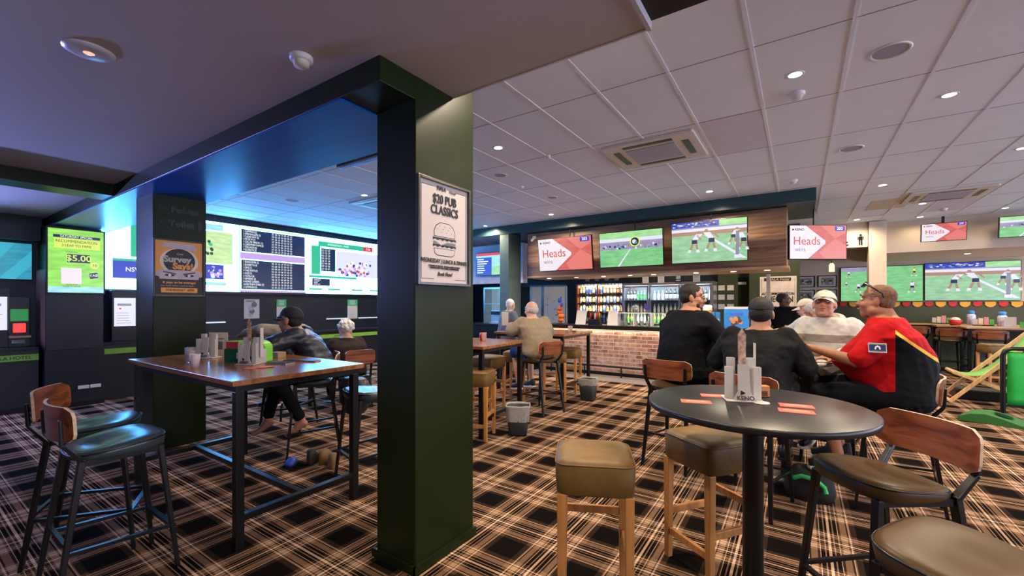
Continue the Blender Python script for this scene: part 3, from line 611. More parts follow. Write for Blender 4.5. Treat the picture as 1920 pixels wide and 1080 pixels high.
# writing and posters on the pillars
def framed(name, label, loc, rz, w_, h, fm, fw, base, draw, mats, cat='poster', dep=.025):
    t = thing(name, label, cat, loc, rz)
    f = MB(); f.box((-w_/2, -dep, -h/2), (-w_/2+fw, 0, h/2)).box((w_/2-fw, -dep, -h/2), (w_/2, 0, h/2)).box((-w_/2+fw, -dep, h/2-fw), (w_/2-fw, 0, h/2)).box((-w_/2+fw, -dep, -h/2), (w_/2-fw, 0, -h/2+fw))
    f.obj('frame', fm, t, bev=.003)
    m = MB(); m.rect(-w_/2+fw, -h/2+fw, w_/2-fw, h/2-fw, -dep*.4, 0); draw(m, w_, h, -dep*.4-.001); m.obj('print', mats, t)
    return t
silver = mat('frame_dark_silver', (.10, .095, .09), .22, .8)
def burger(m, w_, h, y):
    m.rect(-w_*.42, h*.43, -w_*.22, h*.434, y, 1); m.rect(w_*.22, h*.43, w_*.42, h*.434, y, 1); m.rect(-w_*.42, -h*.44, -w_*.2, -h*.436, y, 1); m.rect(w_*.2, -h*.44, w_*.42, -h*.436, y, 1)
    m.rect(-w_*.42, -h*.44, -w_*.415, h*.43, y, 1); m.rect(w_*.415, -h*.44, w_*.42, h*.43, y, 1)
    b = -.02
    m.poly([(-.09, .0+b), (.09, .0+b), (.093, .03+b), (.075, .065+b), (.04, .085+b), (-.04, .085+b), (-.075, .065+b), (-.093, .03+b)], y, 1); m.poly([(-.086, .003+b), (.086, .003+b), (.088, .03+b), (.071, .062+b), (.038, .081+b), (-.038, .081+b), (-.071, .062+b), (-.088, .03+b)], y-.0004, 2)
    for i in range(9): m.disc(-.06+i*.015, .045+b+.02*math.sin(i*2.1), .004, y-.0008, 1, 6, .0025)
    m.poly([(-.10, -.005+b)]+[(-.10+.02*i, -.022+b+(.008 if i % 2 else 0)) for i in range(11)]+[(.10, -.005+b)], y, 1)
    m.poly([(-.09, -.024+b), (-.03, -.05+b), (.03, -.024+b)], y-.0004, 2); m.rect(-.095, -.045+b, .095, -.028+b, y, 3); m.poly([(-.1, -.046+b)]+[(-.1+.02*i, -.062+b+(.008 if i % 2 else 0)) for i in range(11)]+[(.1, -.046+b)], y, 1)
    m.poly([(-.092, -.068+b), (.092, -.068+b), (.085, -.10+b), (.06, -.112+b), (-.06, -.112+b), (-.085, -.10+b)], y, 1); m.poly([(-.088, -.071+b), (.088, -.071+b), (.081, -.098+b), (.058, -.108+b), (-.058, -.108+b), (-.081, -.098+b)], y-.0004, 2)
pk = mat('poster_blush', (.50, .44, .42), .6, var=.02)
p = framed('framed_poster', 'framed pub classics burger poster on the large green pillar', (-1.769, 1.905, 1.915), math.radians(90), .455, .615, silver, .018, pk, burger, [pk, ink, pk, mat('print_dark', (.15, .15, .17))], dep=.028)
for s_, z, x_, v in (('INALA', .034, -.03, .262), ('$20 PUB\nCLASSICS', .072, 0, .165), ('WEDNESDAY | LUNCH & DINNER', .034, 0, -.165), ('CHOOSE: SCHNITZEL, SNAGS & MASH OR FRIED\nCHICKEN, BEEF OR CLASSIC CHEESEBURGER', .0125, 0, -.20), ('Book Now!', .034, 0, -.24)):
    text(s_, z, x_, v, -.0145, ink, p, 'lettering', bold=.0016 if z > .05 else .0006, sx=.78 if z > .03 else 1, shear=.3 if s_[0] == 'B' else 0, line=.9)
text('Hotel', .026, .065, .258, -.0145, ink, p, 'lettering', shear=.4)
org = mat('poster_orange', (.95, .42, .11), .6, var=.04); gyf = mat('poster_grey_face', (.62, .54, .57), .6); gyd = mat('poster_dark_grey', (.05, .045, .05), .6); crm = mat('poster_cream', (.9, .78, .62), .6)
def survey(m, w_, h, y):
    m.rect(-w_/2+.02, -h/2+.02, w_/2-.02, -h*.14, y, 3); m.poly([(-.13, .26), (.13, .26), (.16, .20), (.13, .195), (-.13, .22), (-.16, .225)], y, 1); m.disc(0, .07, .17, y, 4, 28, .14); m.disc(0, .075, .14, y-.0006, 2, 28, .13)
    m.poly([(-.17, -.02), (.17, -.02), (.185, -.06), (.17, -.115), (-.17, -.115), (-.185, -.06)], y-.001, 1); m.disc(-.185, -.06, .02, y-.0008, 1, 12, .03); m.disc(.185, -.06, .02, y-.0008, 1, 12, .03)
    for s_ in (-1, 1): m.disc(s_*.085, -.075, .045, y-.0014, 2, 14, .014); m.disc(s_*.085, -.075, .014, y-.0018, 4, 10); m.poly([(s_*.03, -.055), (s_*.14, -.035), (s_*.145, -.045), (s_*.03, -.067)], y-.0016, 2)
    m.rect(-.16, -.255, .16, -.205, y-.001, 0)
p = framed('framed_poster', 'orange survey quiz poster framed on the smaller pillar', (-5.449, 1.82, 1.875), math.radians(90), .455, .60, black, .017, org, survey, [org, gyf, gyd, mat('poster_ink', (.025, .02, .02)), crm], dep=.028)
text('Survey', .088, -.02, .09, -.0165, paper, p, 'lettering', bold=.004, sx=1.0); text('Says!', .088, .03, .02, -.017, org, p, 'lettering', bold=.004, sx=1.05)
text('It pays to be average!', .034, 0, -.15, -.0165, org, p, 'lettering', bold=.001); text('FUN TRIVIA WITH A CROWD PRIZE', .018, -.02, -.185, -.0165, paper, p, 'lettering'); text('THURSDAY  6PM', .034, 0, -.23, -.0165, ink, p, 'lettering', shear=.2); text('Quiz', .03, 0, .15, -.0165, paper, p, 'lettering', shear=.3)
def figure(m, x, z, s, y=0, mi=0):
    m.disc(x, z+s*.42, s*.09, y, mi, 12); m.rect(x-s*.13, z-s*.02, x+s*.13, z+s*.30, y, mi); m.rect(x-s*.2, z, x-s*.15, z+s*.28, y, mi); m.rect(x+s*.15, z, x+s*.2, z+s*.28, y, mi); m.rect(x-s*.12, z-s*.45, x-s*.02, z, y, mi); m.rect(x+s*.02, z-s*.45, x+s*.12, z, y, mi)
def arrow(m, x, z, s, a, y=0):
    def R(px, pz): return (x+px*math.cos(a)-pz*math.sin(a), z+px*math.sin(a)+pz*math.cos(a))
    m.poly([R(-s, -s*.1), R(s, -s*.1), R(s, s*.1), R(-s, s*.1)], y); m.poly([R(-s, 0), R(-s*.3, s*.6), R(-s*.15, s*.5), R(-s*.75, 0)], y); m.poly([R(-s, 0), R(-s*.75, 0), R(-s*.15, -s*.5), R(-s*.3, -s*.6)], y)
gl = mat('gloss_black_vinyl', (.003, .003, .004), .3)
s = thing('direction_sign', 'black lettering directing to the pokies and the toilet on smaller pillar', 'sign', (-5.446, 1.82, 2.40), math.radians(90))
text('Pokies', .085, .05, .085, -.001, gl, s, bold=.004, sx=1.1); text('Toilet', .085, .02, -.06, -.001, gl, s, bold=.004, sx=1.1)
m = MB(); arrow(m, -.15, .095, .04, 0, -.002); m.obj('arrow', gl, s); m = MB(); arrow(m, -.15, -.04, .04, math.radians(45), -.002); m.obj('arrow', gl, s); m = MB(); figure(m, .185, -.05, .12, -.002); m.obj('person_symbol', gl, s)
s = thing('toilet_sign', 'black toilet lettering and figure on cream wall past the bar', 'sign', (.80, 11.61, 2.82))
text('Toilet', .16, -.16, -.02, -.001, gl, s, bold=.006, sx=1.1); m = MB(); figure(m, .26, .03, .24, -.002); m.obj('person_symbol', gl, s)
# ---------------------------------------------------------------- furniture
pad = mat('dark_seat_vinyl', (.080, .046, .017), .4, spec=.3, var=.15, scale=5)
padb = mat('blue_lit_seat_vinyl', (.035, .055, .062), .27, var=.1, scale=5)  # seat vinyl tinted to carry the blue light reflected in it
suede = mat('brown_suede', (.17, .096, .024), .5, var=.4, scale=6)
def bar_chair(name='bar_chair', seatm=None):
    t = thing(name, '', 'bar chair')
    o = []
    n = 28
    for k in range(n):   # seat outline: wide rounded front, narrower back
        a = 2*math.pi*k/n; ca, sa = math.cos(a), math.sin(a)
        x = .215*math.copysign(abs(ca)**.62, ca); y = .20*math.copysign(abs(sa)**.7, sa)
        x *= 1+.10*(y/.2)*.8; o.append((x, y))
    m = MB(); rings = [(.90, .700), (.97, .706), (1.0, .722), (1.0, .738), (.97, .750), (.88, .757), (.6, .752), (.3, .748)]
    P = []; F = []
    for s_, z in rings:
        for x, y in o: P.append((x*s_, y*s_, z+.018*(y/.2)*(z > .71)+.006*(x/.2)**2*(z > .71)))
    for i in range(len(rings)-1):
        for k in range(n): F.append((i*n+k, i*n+(k+1) % n, (i+1)*n+(k+1) % n, (i+1)*n+k))
    F.append(tuple(range(n))[::-1]); F.append(tuple(range((len(rings)-1)*n, len(rings)*n)))
    m.add(P, F, 0, True).obj('seat', seatm or pad, t)
    MB().tube([(x*1.005, y*1.005, .742+.018*(y/.2)+.006*(x/.2)**2) for x, y in o]+[(o[0][0]*1.005, o[0][1]*1.005, .742+.018*(o[0][1]/.2)+.006)], .0035, 6).obj('piping', black, t)
    for s_ in (-1, 1):
        MB().bar((s_*.165, .155, .705), (s_*.205, .225, 0), .036, .026, w2=.026).obj('leg', black, t, bev=.003)
        MB().bar((s_*.17, -.165, .72), (s_*.205, -.265, 0), .038, .028, w2=.026).obj('leg', black, t, bev=.003)
        MB().bar((s_*.172, -.160, .70), (s_*.186, -.240, .81), .034, .022, w2=.026).bar((s_*.186, -.240, .808), (s_*.19, -.247, .935), .026, .016, w2=.022).obj('back_post', black, t, bev=.003)
        MB().bar((s_*.192, .205, .24), (s_*.194, -.225, .27), .018, .018).obj('side_rail', black, t)
        MB().bar((s_*.165, .16, .695), (s_*.165, -.165, .695), .03, .03).obj('seat_rail', black, t)
    MB().bar((-.194, .207, .235), (.194, .207, .235), .026, .016).obj('footrest', black, t); MB().bar((-.192, -.22, .30), (.192, -.22, .30), .018, .018).obj('rear_rail', black, t)
    P = []; F = []; NU, NV_ = 18, 8; W2, H2, R = .235, .088, .05
    for side in (0, 1):
        for j in range(NV_+1):
            v = -1+2*j/NV_; z = v*H2; lim = W2
            if abs(z) > H2-R: q = abs(z)-(H2-R); lim = W2-R+math.sqrt(max(R*R-q*q, 0))
            for i in range(NU+1):
                u = -1+2*i/NU; x = u*lim; y = -.262+.95*x*x-.06*z+side*.013
                P.append((x, y, .905+z))
    c = (NU+1)*(NV_+1)
    for j in range(NV_):
        for i in range(NU):
            a = j*(NU+1)+i; F.append((a, a+1, a+NU+2, a+NU+1)); F.append((c+a, c+a+NU+1, c+a+NU+2, c+a+1))
    m = MB().add(P, F, 0, True)
    E_ = [j for j in range(NU+1)]+[j*(NU+1)+NU for j in range(1, NV_+1)]+[NV_*(NU+1)+NU-j for j in range(1, NU+1)]+[(NV_-j)*(NU+1) for j in range(1, NV_)]
    F2 = [(E_[k], c+E_[k], c+E_[(k+1) % len(E_)], E_[(k+1) % len(E_)]) for k in range(len(E_))]
    m.add(P, F2, 1, False); m.obj('backrest', [walnut, ply], t)
    return t
def uph_stool():
    t = thing('upholstered_stool', '', 'stool')
    m = MB(); rings = []
    for z, d in ((.590, .012), (.60, .0), (.66, -.003), (.725, -.004), (.742, .004), (.755, .022), (.762, .05), (.765, .10)):
        rings.append(((0, 0, z), .187-d, .187-d))
    m.loft(rings, 40, 0, 7).obj('cushion', suede, t)
    MB().tube([(x, y, .738) for x, y in rr(.376, .376, .05)]+[(.188, .138, .738)], .0035, 6).obj('piping', suede, t)
    for sx in (-1, 1):
        for sy in (-1, 1): MB().bar((sx*.158, sy*.158, .595), (sx*.160, sy*.160, 0), .043, .043, w2=.034).obj('leg', beech, t, bev=.004)
    for s_ in (-1, 1):
        MB().bar((-.14, s_*.160, .16 if s_ < 0 else .38), (.14, s_*.160, .16 if s_ < 0 else .38), .040 , .022, up=(0, 1, 0)).obj('stretcher', beech, t, bev=.003)
        MB().bar((s_*.160, -.14, .27), (s_*.160, .14, .27), .022, .040).obj('stretcher', beech, t, bev=.003)
    return t
def rect_table(label, x0, x1, y0, y1, rz=0, z=1.03, top=None, group=None, foot=.20, inset=.03, leg=.05, hbar=True):
    cx, cy, w_, d_ = (x0+x1)/2, (y0+y1)/2, x1-x0, y1-y0
    t = thing('high_table', label, 'table', (cx, cy, 0), rz, group)
    MB().box((-w_/2, -d_/2, z-.034), (w_/2, d_/2, z)).obj('tabletop', top or tabletop, t, bev=.003)
    a, b = w_/2-inset-leg/2, d_/2-inset-leg/2
    for sx in (-1, 1):
        for sy in (-1, 1): MB().box((sx*a-leg/2, sy*b-leg/2, 0), (sx*a+leg/2, sy*b+leg/2, z-.075)).obj('leg', black, t, bev=.003)
        MB().box((sx*a-leg/2+.001, -b+leg/2, foot), (sx*a+leg/2-.001, b-leg/2, foot+.04)).obj('end_rail', black, t, bev=.002)
        MB().box((sx*a-leg/2, -b-leg/2, z-.0745), (sx*a+leg/2, b+leg/2, z-.0345)).obj('apron', black, t)
    for sy in (-1, 1): MB().box((-a+leg/2, sy*b-leg/2, z-.0745), (a-leg/2, sy*b+leg/2, z-.0345)).obj('apron', black, t)
    if hbar: MB().box((-a+leg/2, -.02, foot), (a-leg/2, .02, foot+.04)).obj('footrail', black, t, bev=.002)
    return t
lt = rect_table('long timber high table with black frame between the two green pillars', -4.66, -2.80, 1.20, 2.13, z=1.04, foot=.17)
rect_table('timber high table with black legs just past the green pillar', -3.85, -2.93, 3.70, 4.72, math.radians(5), hbar=False)
rect_table('timber high table in front of the brick bar', -4.35, -3.02, 5.95, 7.05, math.radians(0), hbar=False)
PG = 'timber high tables below the far wall screens'
rect_table('pale high table nearest the deck chair, before the far screens', 2.80, 5.0, 12.35, 12.95, 0, 1.03, paletop, PG, hbar=False)
rect_table('pale high table in the middle below the far screens', 2.50, 4.9, 13.1, 13.6, 0, 1.03, paletop, PG, hbar=False)
rect_table('pale high table farthest back, behind the man in red', 1.95, 4.2, 13.85, 14.2, 0, 1.04, paletop, PG, hbar=False)
t = thing('round_table', 'round black pedestal high table with red cards and leaflet stand', 'table', (-.185, 2.33, 0))
RT = (-.185, 2.33)
MB().lathe([(0, 1.0), (.455, 1.0), (.47, 1.003), (.47, 1.028), (.466, 1.03), (0, 1.03)], 72).obj('tabletop', mat('black_laminate', (.014, .013, .015), .33, spec=.4), t)
MB().lathe([(0, .995), (.16, .995), (.16, .9995), (0, .9995)][:], 32).obj('mounting_plate', black, t)
MB().lathe([(.045, .02), (.045, .9945)], 28).obj('pedestal', black, t); MB().lathe([(0, 0), (.27, 0), (.27, .008), (.06, .0195), (0, .0195)], 48).obj('base', black, t)
# the men's table
t = thing('round_table', 'round high table hidden among the four seated men', 'table', (-.10, 4.42, 0))
MB().lathe([(0, 1.0), (.34, 1.0), (.35, 1.003), (.35, 1.028), (.346, 1.03), (0, 1.03)], 56).obj('tabletop', mat('pale_laminate', (.45, .43, .42), .3), t)
MB().lathe([(.04, .02), (.04, .9995)], 24).obj('pedestal', black, t); MB().lathe([(0, 0), (.26, 0), (.26, .008), (.06, .0195), (0, .0195)], 40).obj('base', black, t)
R_ = math.radians
chair = bar_chair(); first = [True]
chair_blue_lit = bar_chair(seatm=padb)
def put_chair(x, y, deg, label, blue=False, group=None):
    src = chair_blue_lit if blue else chair
    if not src.get('label'):
        src.location = (x, y, 0); src.rotation_euler = (0, 0, R_(deg)); src['label'] = label
        if group: src['group'] = group
        return src
    c = dup(src, (x, y, 0), R_(deg), label); 
    if group: c['group'] = group
    elif 'group' in c: del c['group']
    return c
put_chair(-3.17, .76, 0, 'bar chair with blue lit seat nearest the viewer at the long table', True)
put_chair(-3.68, .80, -28, 'bar chair with walnut back behind the nearest one at the long table', True)
put_chair(.29, 2.50, 126, 'bar chair with wide walnut back pulled up to the round black table', False)
put_chair(.42, 1.80, 60, 'bar chair whose brown seat fills the lower corner of the view', False)
put_chair(-.97, 4.24, -12, 'bar chair under the man in the black shirt')
put_chair(-.30, 3.72, -14, 'bar chair under the man with black cap and back turned')
put_chair(.58, 4.20, 84, 'bar chair under the man in the red and black shirt')
put_chair(.26, 5.12, 165, 'bar chair under the man in the striped hoodie')
put_chair(-4.15, 2.52, 150, 'bar chair under the man in navy jacket and cap', True)
put_chair(-3.10, 2.42, 165, 'bar chair with grey blue lit seat against the large green pillar', True)
put_chair(-5.20, 2.85, 120, 'bar chair under the person in the cream jumper', True)
put_chair(-3.02, 5.22, 75, 'bar chair under the man in the beige jacket')
FG = 'bar chairs at the pale far tables'
put_chair(3.1, 12.25, -10, 'bar chair with blue tinted seat before the nearest pale far table', True)
put_chair(3.9, 12.1, 5, 'bar chair hidden partly by the deck chair at pale table', True)
put_chair(2.65, 13.02-.1, 0, 'bar chair at the end of middle pale table', False)
put_chair(2.2, 13.6, 10, 'bar chair at the farthest pale table beside the man in red', False)
put_chair(3.3, 13.55+.2, 180, 'bar chair between the middle and farthest pale tables', False)
stool = uph_stool()
def put_stool(x, y, deg, label):
    if not stool.get('label'): stool.location = (x, y, 0); stool.rotation_euler = (0, 0, R_(deg)); stool['label'] = label; return stool
    return dup(stool, (x, y, 0), R_(deg), label)
put_stool(-.875, 2.06, 25, 'brown suede stool with beech legs standing clear in the foreground')
put_stool(-.43, 2.69, -36, 'brown suede stool pushed under the round black table')
put_stool(-3.05, 3.78+.05, 20, 'brown stool partly behind the large green pillar at timber table')
put_stool(-3.22, 5.98, 35, 'brown stool standing at the table before the brick bar, nearest bin')
put_stool(-3.27, 6.62, 10, 'brown stool behind another at the table before the brick bar')
put_stool(-3.75, 5.75, 15, 'brown stool beside the beige jacket man at bar side table')
put_stool(-3.72, 4.95, 0, 'brown stool beyond the timber table past the green pillar')
put_stool(3.0, 11.6, 15, 'brown stool alone near the wooden deck chair')
# low chair and table of the woman
lt2 = thing('low_table', 'low dark table in front of the woman with curly hair', 'table', (-6.35, 4.1, 0))
MB().box((-.4, -.55, .70), (.4, .55, .735)).obj('tabletop', mat('dark_tabletop', (.03, .03, .035), .25), lt2, bev=.003)
for sx in (-1, 1):
    for sy in (-1, 1): MB().box((sx*.34-.02, sy*.48-.02, 0), (sx*.34+.02, sy*.48+.02, .699)).obj('leg', black, lt2)
lc = thing('dining_chair', 'timber backed dining chair under the woman with curly white hair', 'chair', (-5.42, 3.92, 0), R_(78))
MB().prism(rr(.42, .42, .06), .43, .47).obj('seat', black, lc, bev=.01)
for sx in (-1, 1):
    for sy in (-1, 1): MB().bar((sx*.18, sy*.17, .43), (sx*.20, sy*.21, 0), .03, .03, w2=.02).obj('leg', black, lc)
    MB().bar((sx*.18, -.19, .44), (sx*.18, -.25, .80), .025, .02).obj('back_post', black, lc)
MB().prism(rr(.44, .20, .06, cy=.75), -.012, .012, M=Matrix.Translation((0, -.255, 0)) @ Matrix.Rotation(R_(90), 4, 'X')).obj('backrest', walnut, lc, bev=.004)
# bins
def bin_(x, y, label, rz, bag=.17):
    t = thing('waste_bin', label, 'bin', (x, y, 0), rz)
    MB().loft([((0, 0, 0), .10, .085), ((0, 0, .02), .104, .088), ((0, 0, .33), .135, .11)], 28, e=6).obj('body', mat('dark_grey_plastic', (.014, .015, .018), .5), t)
    m = MB(); n = 28; P = []; F = []
    rg = [(.33-bag, 1.012, .012), (.33-bag*.5, 1.05, .012), (.325, 1.04, .008), (.345, 1.06, .010), (.34, .95, .008), (.26, .85, .01)]
    for z, s_, j in rg:
        k0 = .104+(.135-.104)*z/.33; k1 = .088+(.11-.088)*z/.33
        for k in range(n):
            a = 2*math.pi*k/n; ca, sa = math.cos(a), math.sin(a)
            P.append((k0*s_*math.copysign(abs(ca)**.34, ca)+random.uniform(-j, j)*.5, k1*s_*math.copysign(abs(sa)**.34, sa)+random.uniform(-j, j)*.5, z+random.uniform(-j, j)))
    for i in range(len(rg)-1):
        for k in range(n): F.append((i*n+k, i*n+(k+1) % n, (i+1)*n+(k+1) % n, (i+1)*n+k))
    m.add(P, F, 0, True).obj('bin_liner', mat('clear_liner', (.82, .80, .80), .18, alpha=.38, bump=.5, scale=30), t)
bin_(-2.70, 4.16, 'black bin with clear liner hanging over it by the timber table', R_(30))
bin_(-2.75, 6.25, 'grey bin with clear liner next to the bar side table', R_(5), .09)

# deck chair, banner, putting mat
cvg = mat('lime_canvas', (.20, .48, .12), .8); cvw = mat('pale_canvas', (.45, .50, .55), .8)
dk = thing('deck_chair', 'wooden folding deck chair with lime green canvas sling', 'deck chair', (2.45, 9.42, 0), R_(88))
wd = wood('deck_timber', (.62, .36, .16), (.78, .50, .26), .5, 'Z', 3)
for s_ in (-1, 1):
    MB().bar((s_*.28, .55, .01), (s_*.28, -.42, 1.12), .028, .05).obj('back_rail', wd, dk, bev=.004)
    MB().bar((s_*.25, -.60, .01), (s_*.25, .50, .46), .028, .045).obj('seat_rail', wd, dk, bev=.004)
    MB().bar((s_*.305, -.46, .22), (s_*.305, -.28, .86), .02, .035).obj('prop_rail', wd, dk, bev=.003)
for nm, a in (('crossbar', (.55, .03)), ('crossbar', (-.42, 1.10)), ('crossbar', (-.60, .03)), ('crossbar', (.49, .455))):
    MB().bar((-.27, a[0], a[1]), (.27, a[0], a[1]), .03, .03).obj(nm, wd, dk)
P = []; F = []
for i in range(13):
    u = i/12; y = .49-.90*u; z = .46+(1.09-.46)*u-.30*math.sin(math.pi*min(1, u*1.05))**1.0*(1-u*.35)
    for x in (-.23, .23): P.append((x, y, z))
for i in range(12): F.append((2*i, 2*i+1, 2*i+3, 2*i+2))
o = MB().add(P, F, 0, True).obj('canvas_sling', cvg, dk); q = o.modifiers.new('thick', 'SOLIDIFY'); q.thickness = .004
bn = thing('banner_barrier', 'green fabric barrier panel on a rounded black tube frame', 'barrier', (2.54, 8.62, 0), R_(4))
MB().tube([(-.24, 0, .0), (-.24, 0, .80), (-.22, 0, .86), (-.16, 0, .895), (1.0, 0, .895), (1.06, 0, .86), (1.08, 0, .80), (1.08, 0, 0)], .028, 12).obj('frame', black, bn)
P = []; F = []
for i in range(15):
    for j in range(9): x = -.20+1.24*i/14; z = .13+.72*j/8; P.append((x, .012*math.sin(i*1.7+j*.6)*(.2+math.sin(math.pi*j/8)), z))
for i in range(14):
    for j in range(8): a = i*9+j; F.append((a, a+9, a+10, a+1))
o = MB().add(P, F, 0, True).obj('fabric_panel', mat('bright_green_fabric', (.015, .40, .06), .5), bn); q = o.modifiers.new('thick', 'SOLIDIFY'); q.thickness = .004
MB().bar((-.24, 0, .12), (1.08, 0, .12), .025, .025).obj('lower_rail', black, bn)
pm = thing('putting_mat', 'green putting mat with raised end and black hole on the carpet', 'putting mat', (2.0, 7.95, 0), R_(-22))
P = []; F = []; prof = [(-.22, .012), (-.20, .05), (-.12, .10), (0, .12), (.12, .09), (.25, .04), (.4, .015), (1.6, .012)]
for x, z in prof:
    for y in (-.20, .20): P.append((x*1.15, y, z))
for i in range(len(prof)-1): F.append((2*i, 2*i+2, 2*i+3, 2*i+1))
n = len(P); P += [(p[0], p[1], 0) for p in P]; F += [(i*2, n+i*2, n+i*2+2, i*2+2) for i in range(len(prof)-1)]+[(i*2+1, i*2+3, n+i*2+3, n+i*2+1) for i in range(len(prof)-1)]+[(0, 1, n+1, n)]
turf = mat('green_turf', (.03, .14, .03), .9, var=.3, scale=120)
MB().add(P, F).obj('mat', turf, pm)
MB().lathe([(0, .002), (.06, .003), (.085, 0)], 24, sy=1.1).obj('hole', mat('hole_black', (.004, .004, .005), .3), pm, loc=(.13, 0, .104)).rotation_euler = (0, .28, 0)
for k in range(3): MB().box((-.225, -.15+k*.10, .03), (-.245, -.08+k*.10, .05)).obj('vent_slot', blackp, pm)
bg = thing('bag', 'black bag with green strap on carpet under the men', 'bag', (.06, 4.05, 0))
MB().loft([((0, 0, 0), .15, .10), ((0, 0, .06), .17, .12), ((0, 0, .18), .15, .10), ((0, 0, .24), .10, .06)], 22).obj('body', mat('bag_black', (.014, .014, .015), .7, bump=.4), bg)
MB().tube([(-.10, -.11, .17), (-.05, -.13, .20), (.04, -.13, .19), (.09, -.12, .14), (.10, -.13, .10)], .016, 10).obj('strap', mat('green_strap', (.03, .50, .12), .5), bg)
sh = thing('pair_of_shoes', 'worn boots and blue bag dropped on floor under the long table', 'shoes', (-3.75, 2.38, 0), R_(20))
for k, (x, y, r, c) in enumerate(((-.10, .0, .3, 'leather_dark'), (.04, .03, -.2, 'leather_tan'), (.15, -.05, .6, 'leather_tan'))):
    MB().loft([((0, .02, 0), .045, .12), ((0, .02, .03), .045, .12), ((0, -.02, .07), .038, .08), ((0, -.05, .13), .035, .045)], 18).obj('boot', mat(c, (.03, .025, .02) if 'dark' in c else (.22, .13, .05), .6, bump=.5), sh, loc=(x, y, 0), rz=r)
MB().loft([((0, 0, 0), .05, .09), ((0, 0, .03), .05, .09), ((0, 0, .05), .03, .05)], 16).obj('blue_pouch', mat('blue_nylon', (.02, .04, .35), .5), sh, loc=(-.26, -.10, 0), rz=.5)
jt = thing('jacket', 'dark padded jacket hanging down from the chair of navy cap man', 'jacket', (-3.72, 2.72, .62))
MB().loft([((0, 0, -.22), .10, .06), ((0, 0, -.1), .19, .10), ((0, 0, .05), .20, .11), ((0, 0, .14), .14, .07)], 22).obj('folded_cloth', mat('plum_nylon', (.035, .028, .042), .4, bump=.8, scale=12), jt, voxel=.012, disp=.03, dscale=.08)

# ---------------------------------------------------------------- the bar
BX0, BX1, BY = -4.9, -.45, 8.6
bar = thing('bar_counter', 'long brick fronted bar counter with dark top and foot rail', 'bar counter', (0, 0, 0))
MB().box((BX0, BY, .08), (BX1, BY+.55, .96)).obj('brick_front', brick_material(), bar)
MB().box((BX0-.02, BY-.06, .965), (BX1+.02, BY+.60, 1.05)).obj('worktop', mat('dark_bar_top', (.018, .014, .013), .25), bar, bev=.006)
MB().box((BX0+.02, BY+.03, 0), (BX1-.02, BY+.5, .079)).obj('plinth', black, bar)
MB().tube([(BX0+.1, BY-.16, .22), (BX1-.1, BY-.16, .22)], .02, 12).obj('foot_rail', black, bar)
x = BX0+.3
while x < BX1: MB().bar((x, BY-.16, .21), (x, BY-.16, 0), .022).box((x-.011, BY-.16, .20), (x+.011, BY-.001, .222)).obj('rail_bracket', black, bar); x += .8
x = BX0+.25
warm = emi('counter_led', (1, .75, .5), 1.5)
MB().box((BX0+.02, BY-.03, .955), (BX1-.02, BY-.015, .9645)).obj('strip_light', warm, bar)
ld = bpy.data.lights.new('counter_glow', 'AREA'); ld.shape = 'RECTANGLE'; ld.size = 4.3; ld.size_y = .03; ld.energy = 9; ld.color = (1, .72, .5)
lo = bpy.data.objects.new('counter_glow', ld); C.objects.link(lo); lo.parent = bar; lo.location = ((BX0+BX1)/2, BY-.035, .952); lo.rotation_euler = (R_(-12), 0, 0)
cn = thing('timber_canopy', 'long walnut timber canopy box hanging above the bar', 'canopy', (0, 0, 0))
MB().box((-4.93, 7.98, 2.10), (-.17, 8.9, 3.02)).obj('box', canopy_m, cn, bev=.004)
MB().box((-4.96, 7.96, 2.06), (-.14, 8.95, 2.099)).obj('soffit_board', wood('spill_lit_timber', (.45, .25, .12), (.68, .42, .23), .4, 'X', 2), cn, bev=.003)  # board timber lightened to stand for the spill of the downlights
for px in (-4.55, -3.9, -3.3, -2.75, -2.3, -1.55, -.95, -.45):
    downlight(px, 8.25, 2.058, 'small recessed downlight in the timber canopy soffit over the bar', 'recessed downlights under the timber canopy', 24, 115)
for px in (-3.85, -2.53, -1.24): tag(MB().tube([(px, 7.85, 3.025), (px, 7.85, 2.75)], .012, 8).obj('ceiling_rod', black), 'thin black rod holding a television over the bar', 'rod', 'black television rods over the bar')
struct('trim_4', MB().box((-.52, 9.3, 0), (-.46, 9.36, 2.055)), cream)
# back bar
bb = thing('back_bar_shelving', 'dark back bar shelving unit holding the spirit bottles', 'shelves', (0, 0, 0))
for z in (1.0, 1.27, 1.52, 1.76): MB().box((-5.05, 10.78, z-.03), (-3.80, 11.05, z)).obj('shelf', black, bb)
MB().box((-5.09, 10.76, 0), (-5.05, 11.28, 2.03)).obj('side_panel', walnut, bb); MB().box((-3.80, 10.76, 0), (-3.76, 11.28, 2.03)).obj('side_panel', walnut, bb); MB().box((-4.50, 10.77, 1.0), (-4.46, 11.04, 2.0)).obj('divider', walnut, bb)
MB().box((-5.05, 11.06, 0), (-3.80, 11.10, 2.02)).obj('back_panel', mat('mirror_back', (.35, .38, .45), .15, .8), bb); MB().box((-5.05, 10.5, 0), (-3.80, 11.05, .96)).obj('cupboard', black, bb)
MB().box((-5.04, 11.03, 1.99), (-3.81, 11.055, 2.01)).obj('strip_light', emi('shelf_led', (1, .93, .85), 7), bb)
MB().box((-5.09, 10.76, 2.031), (-3.76, 11.28, 2.07)).obj('top', black, bb)
fx = [(-3.72, -3.08), (-3.06, -2.34), (-2.32, -1.66)]
fr = thing('bottle_fridge', 'steel framed glass door bottle fridge running behind the bar', 'fridge', (0, 0, 0))
MB().box((-3.75, 11.18, .3), (-1.63, 11.28, 2.0)).obj('back_panel', mat('fridge_lining', (.16, .20, .24), .4), fr)
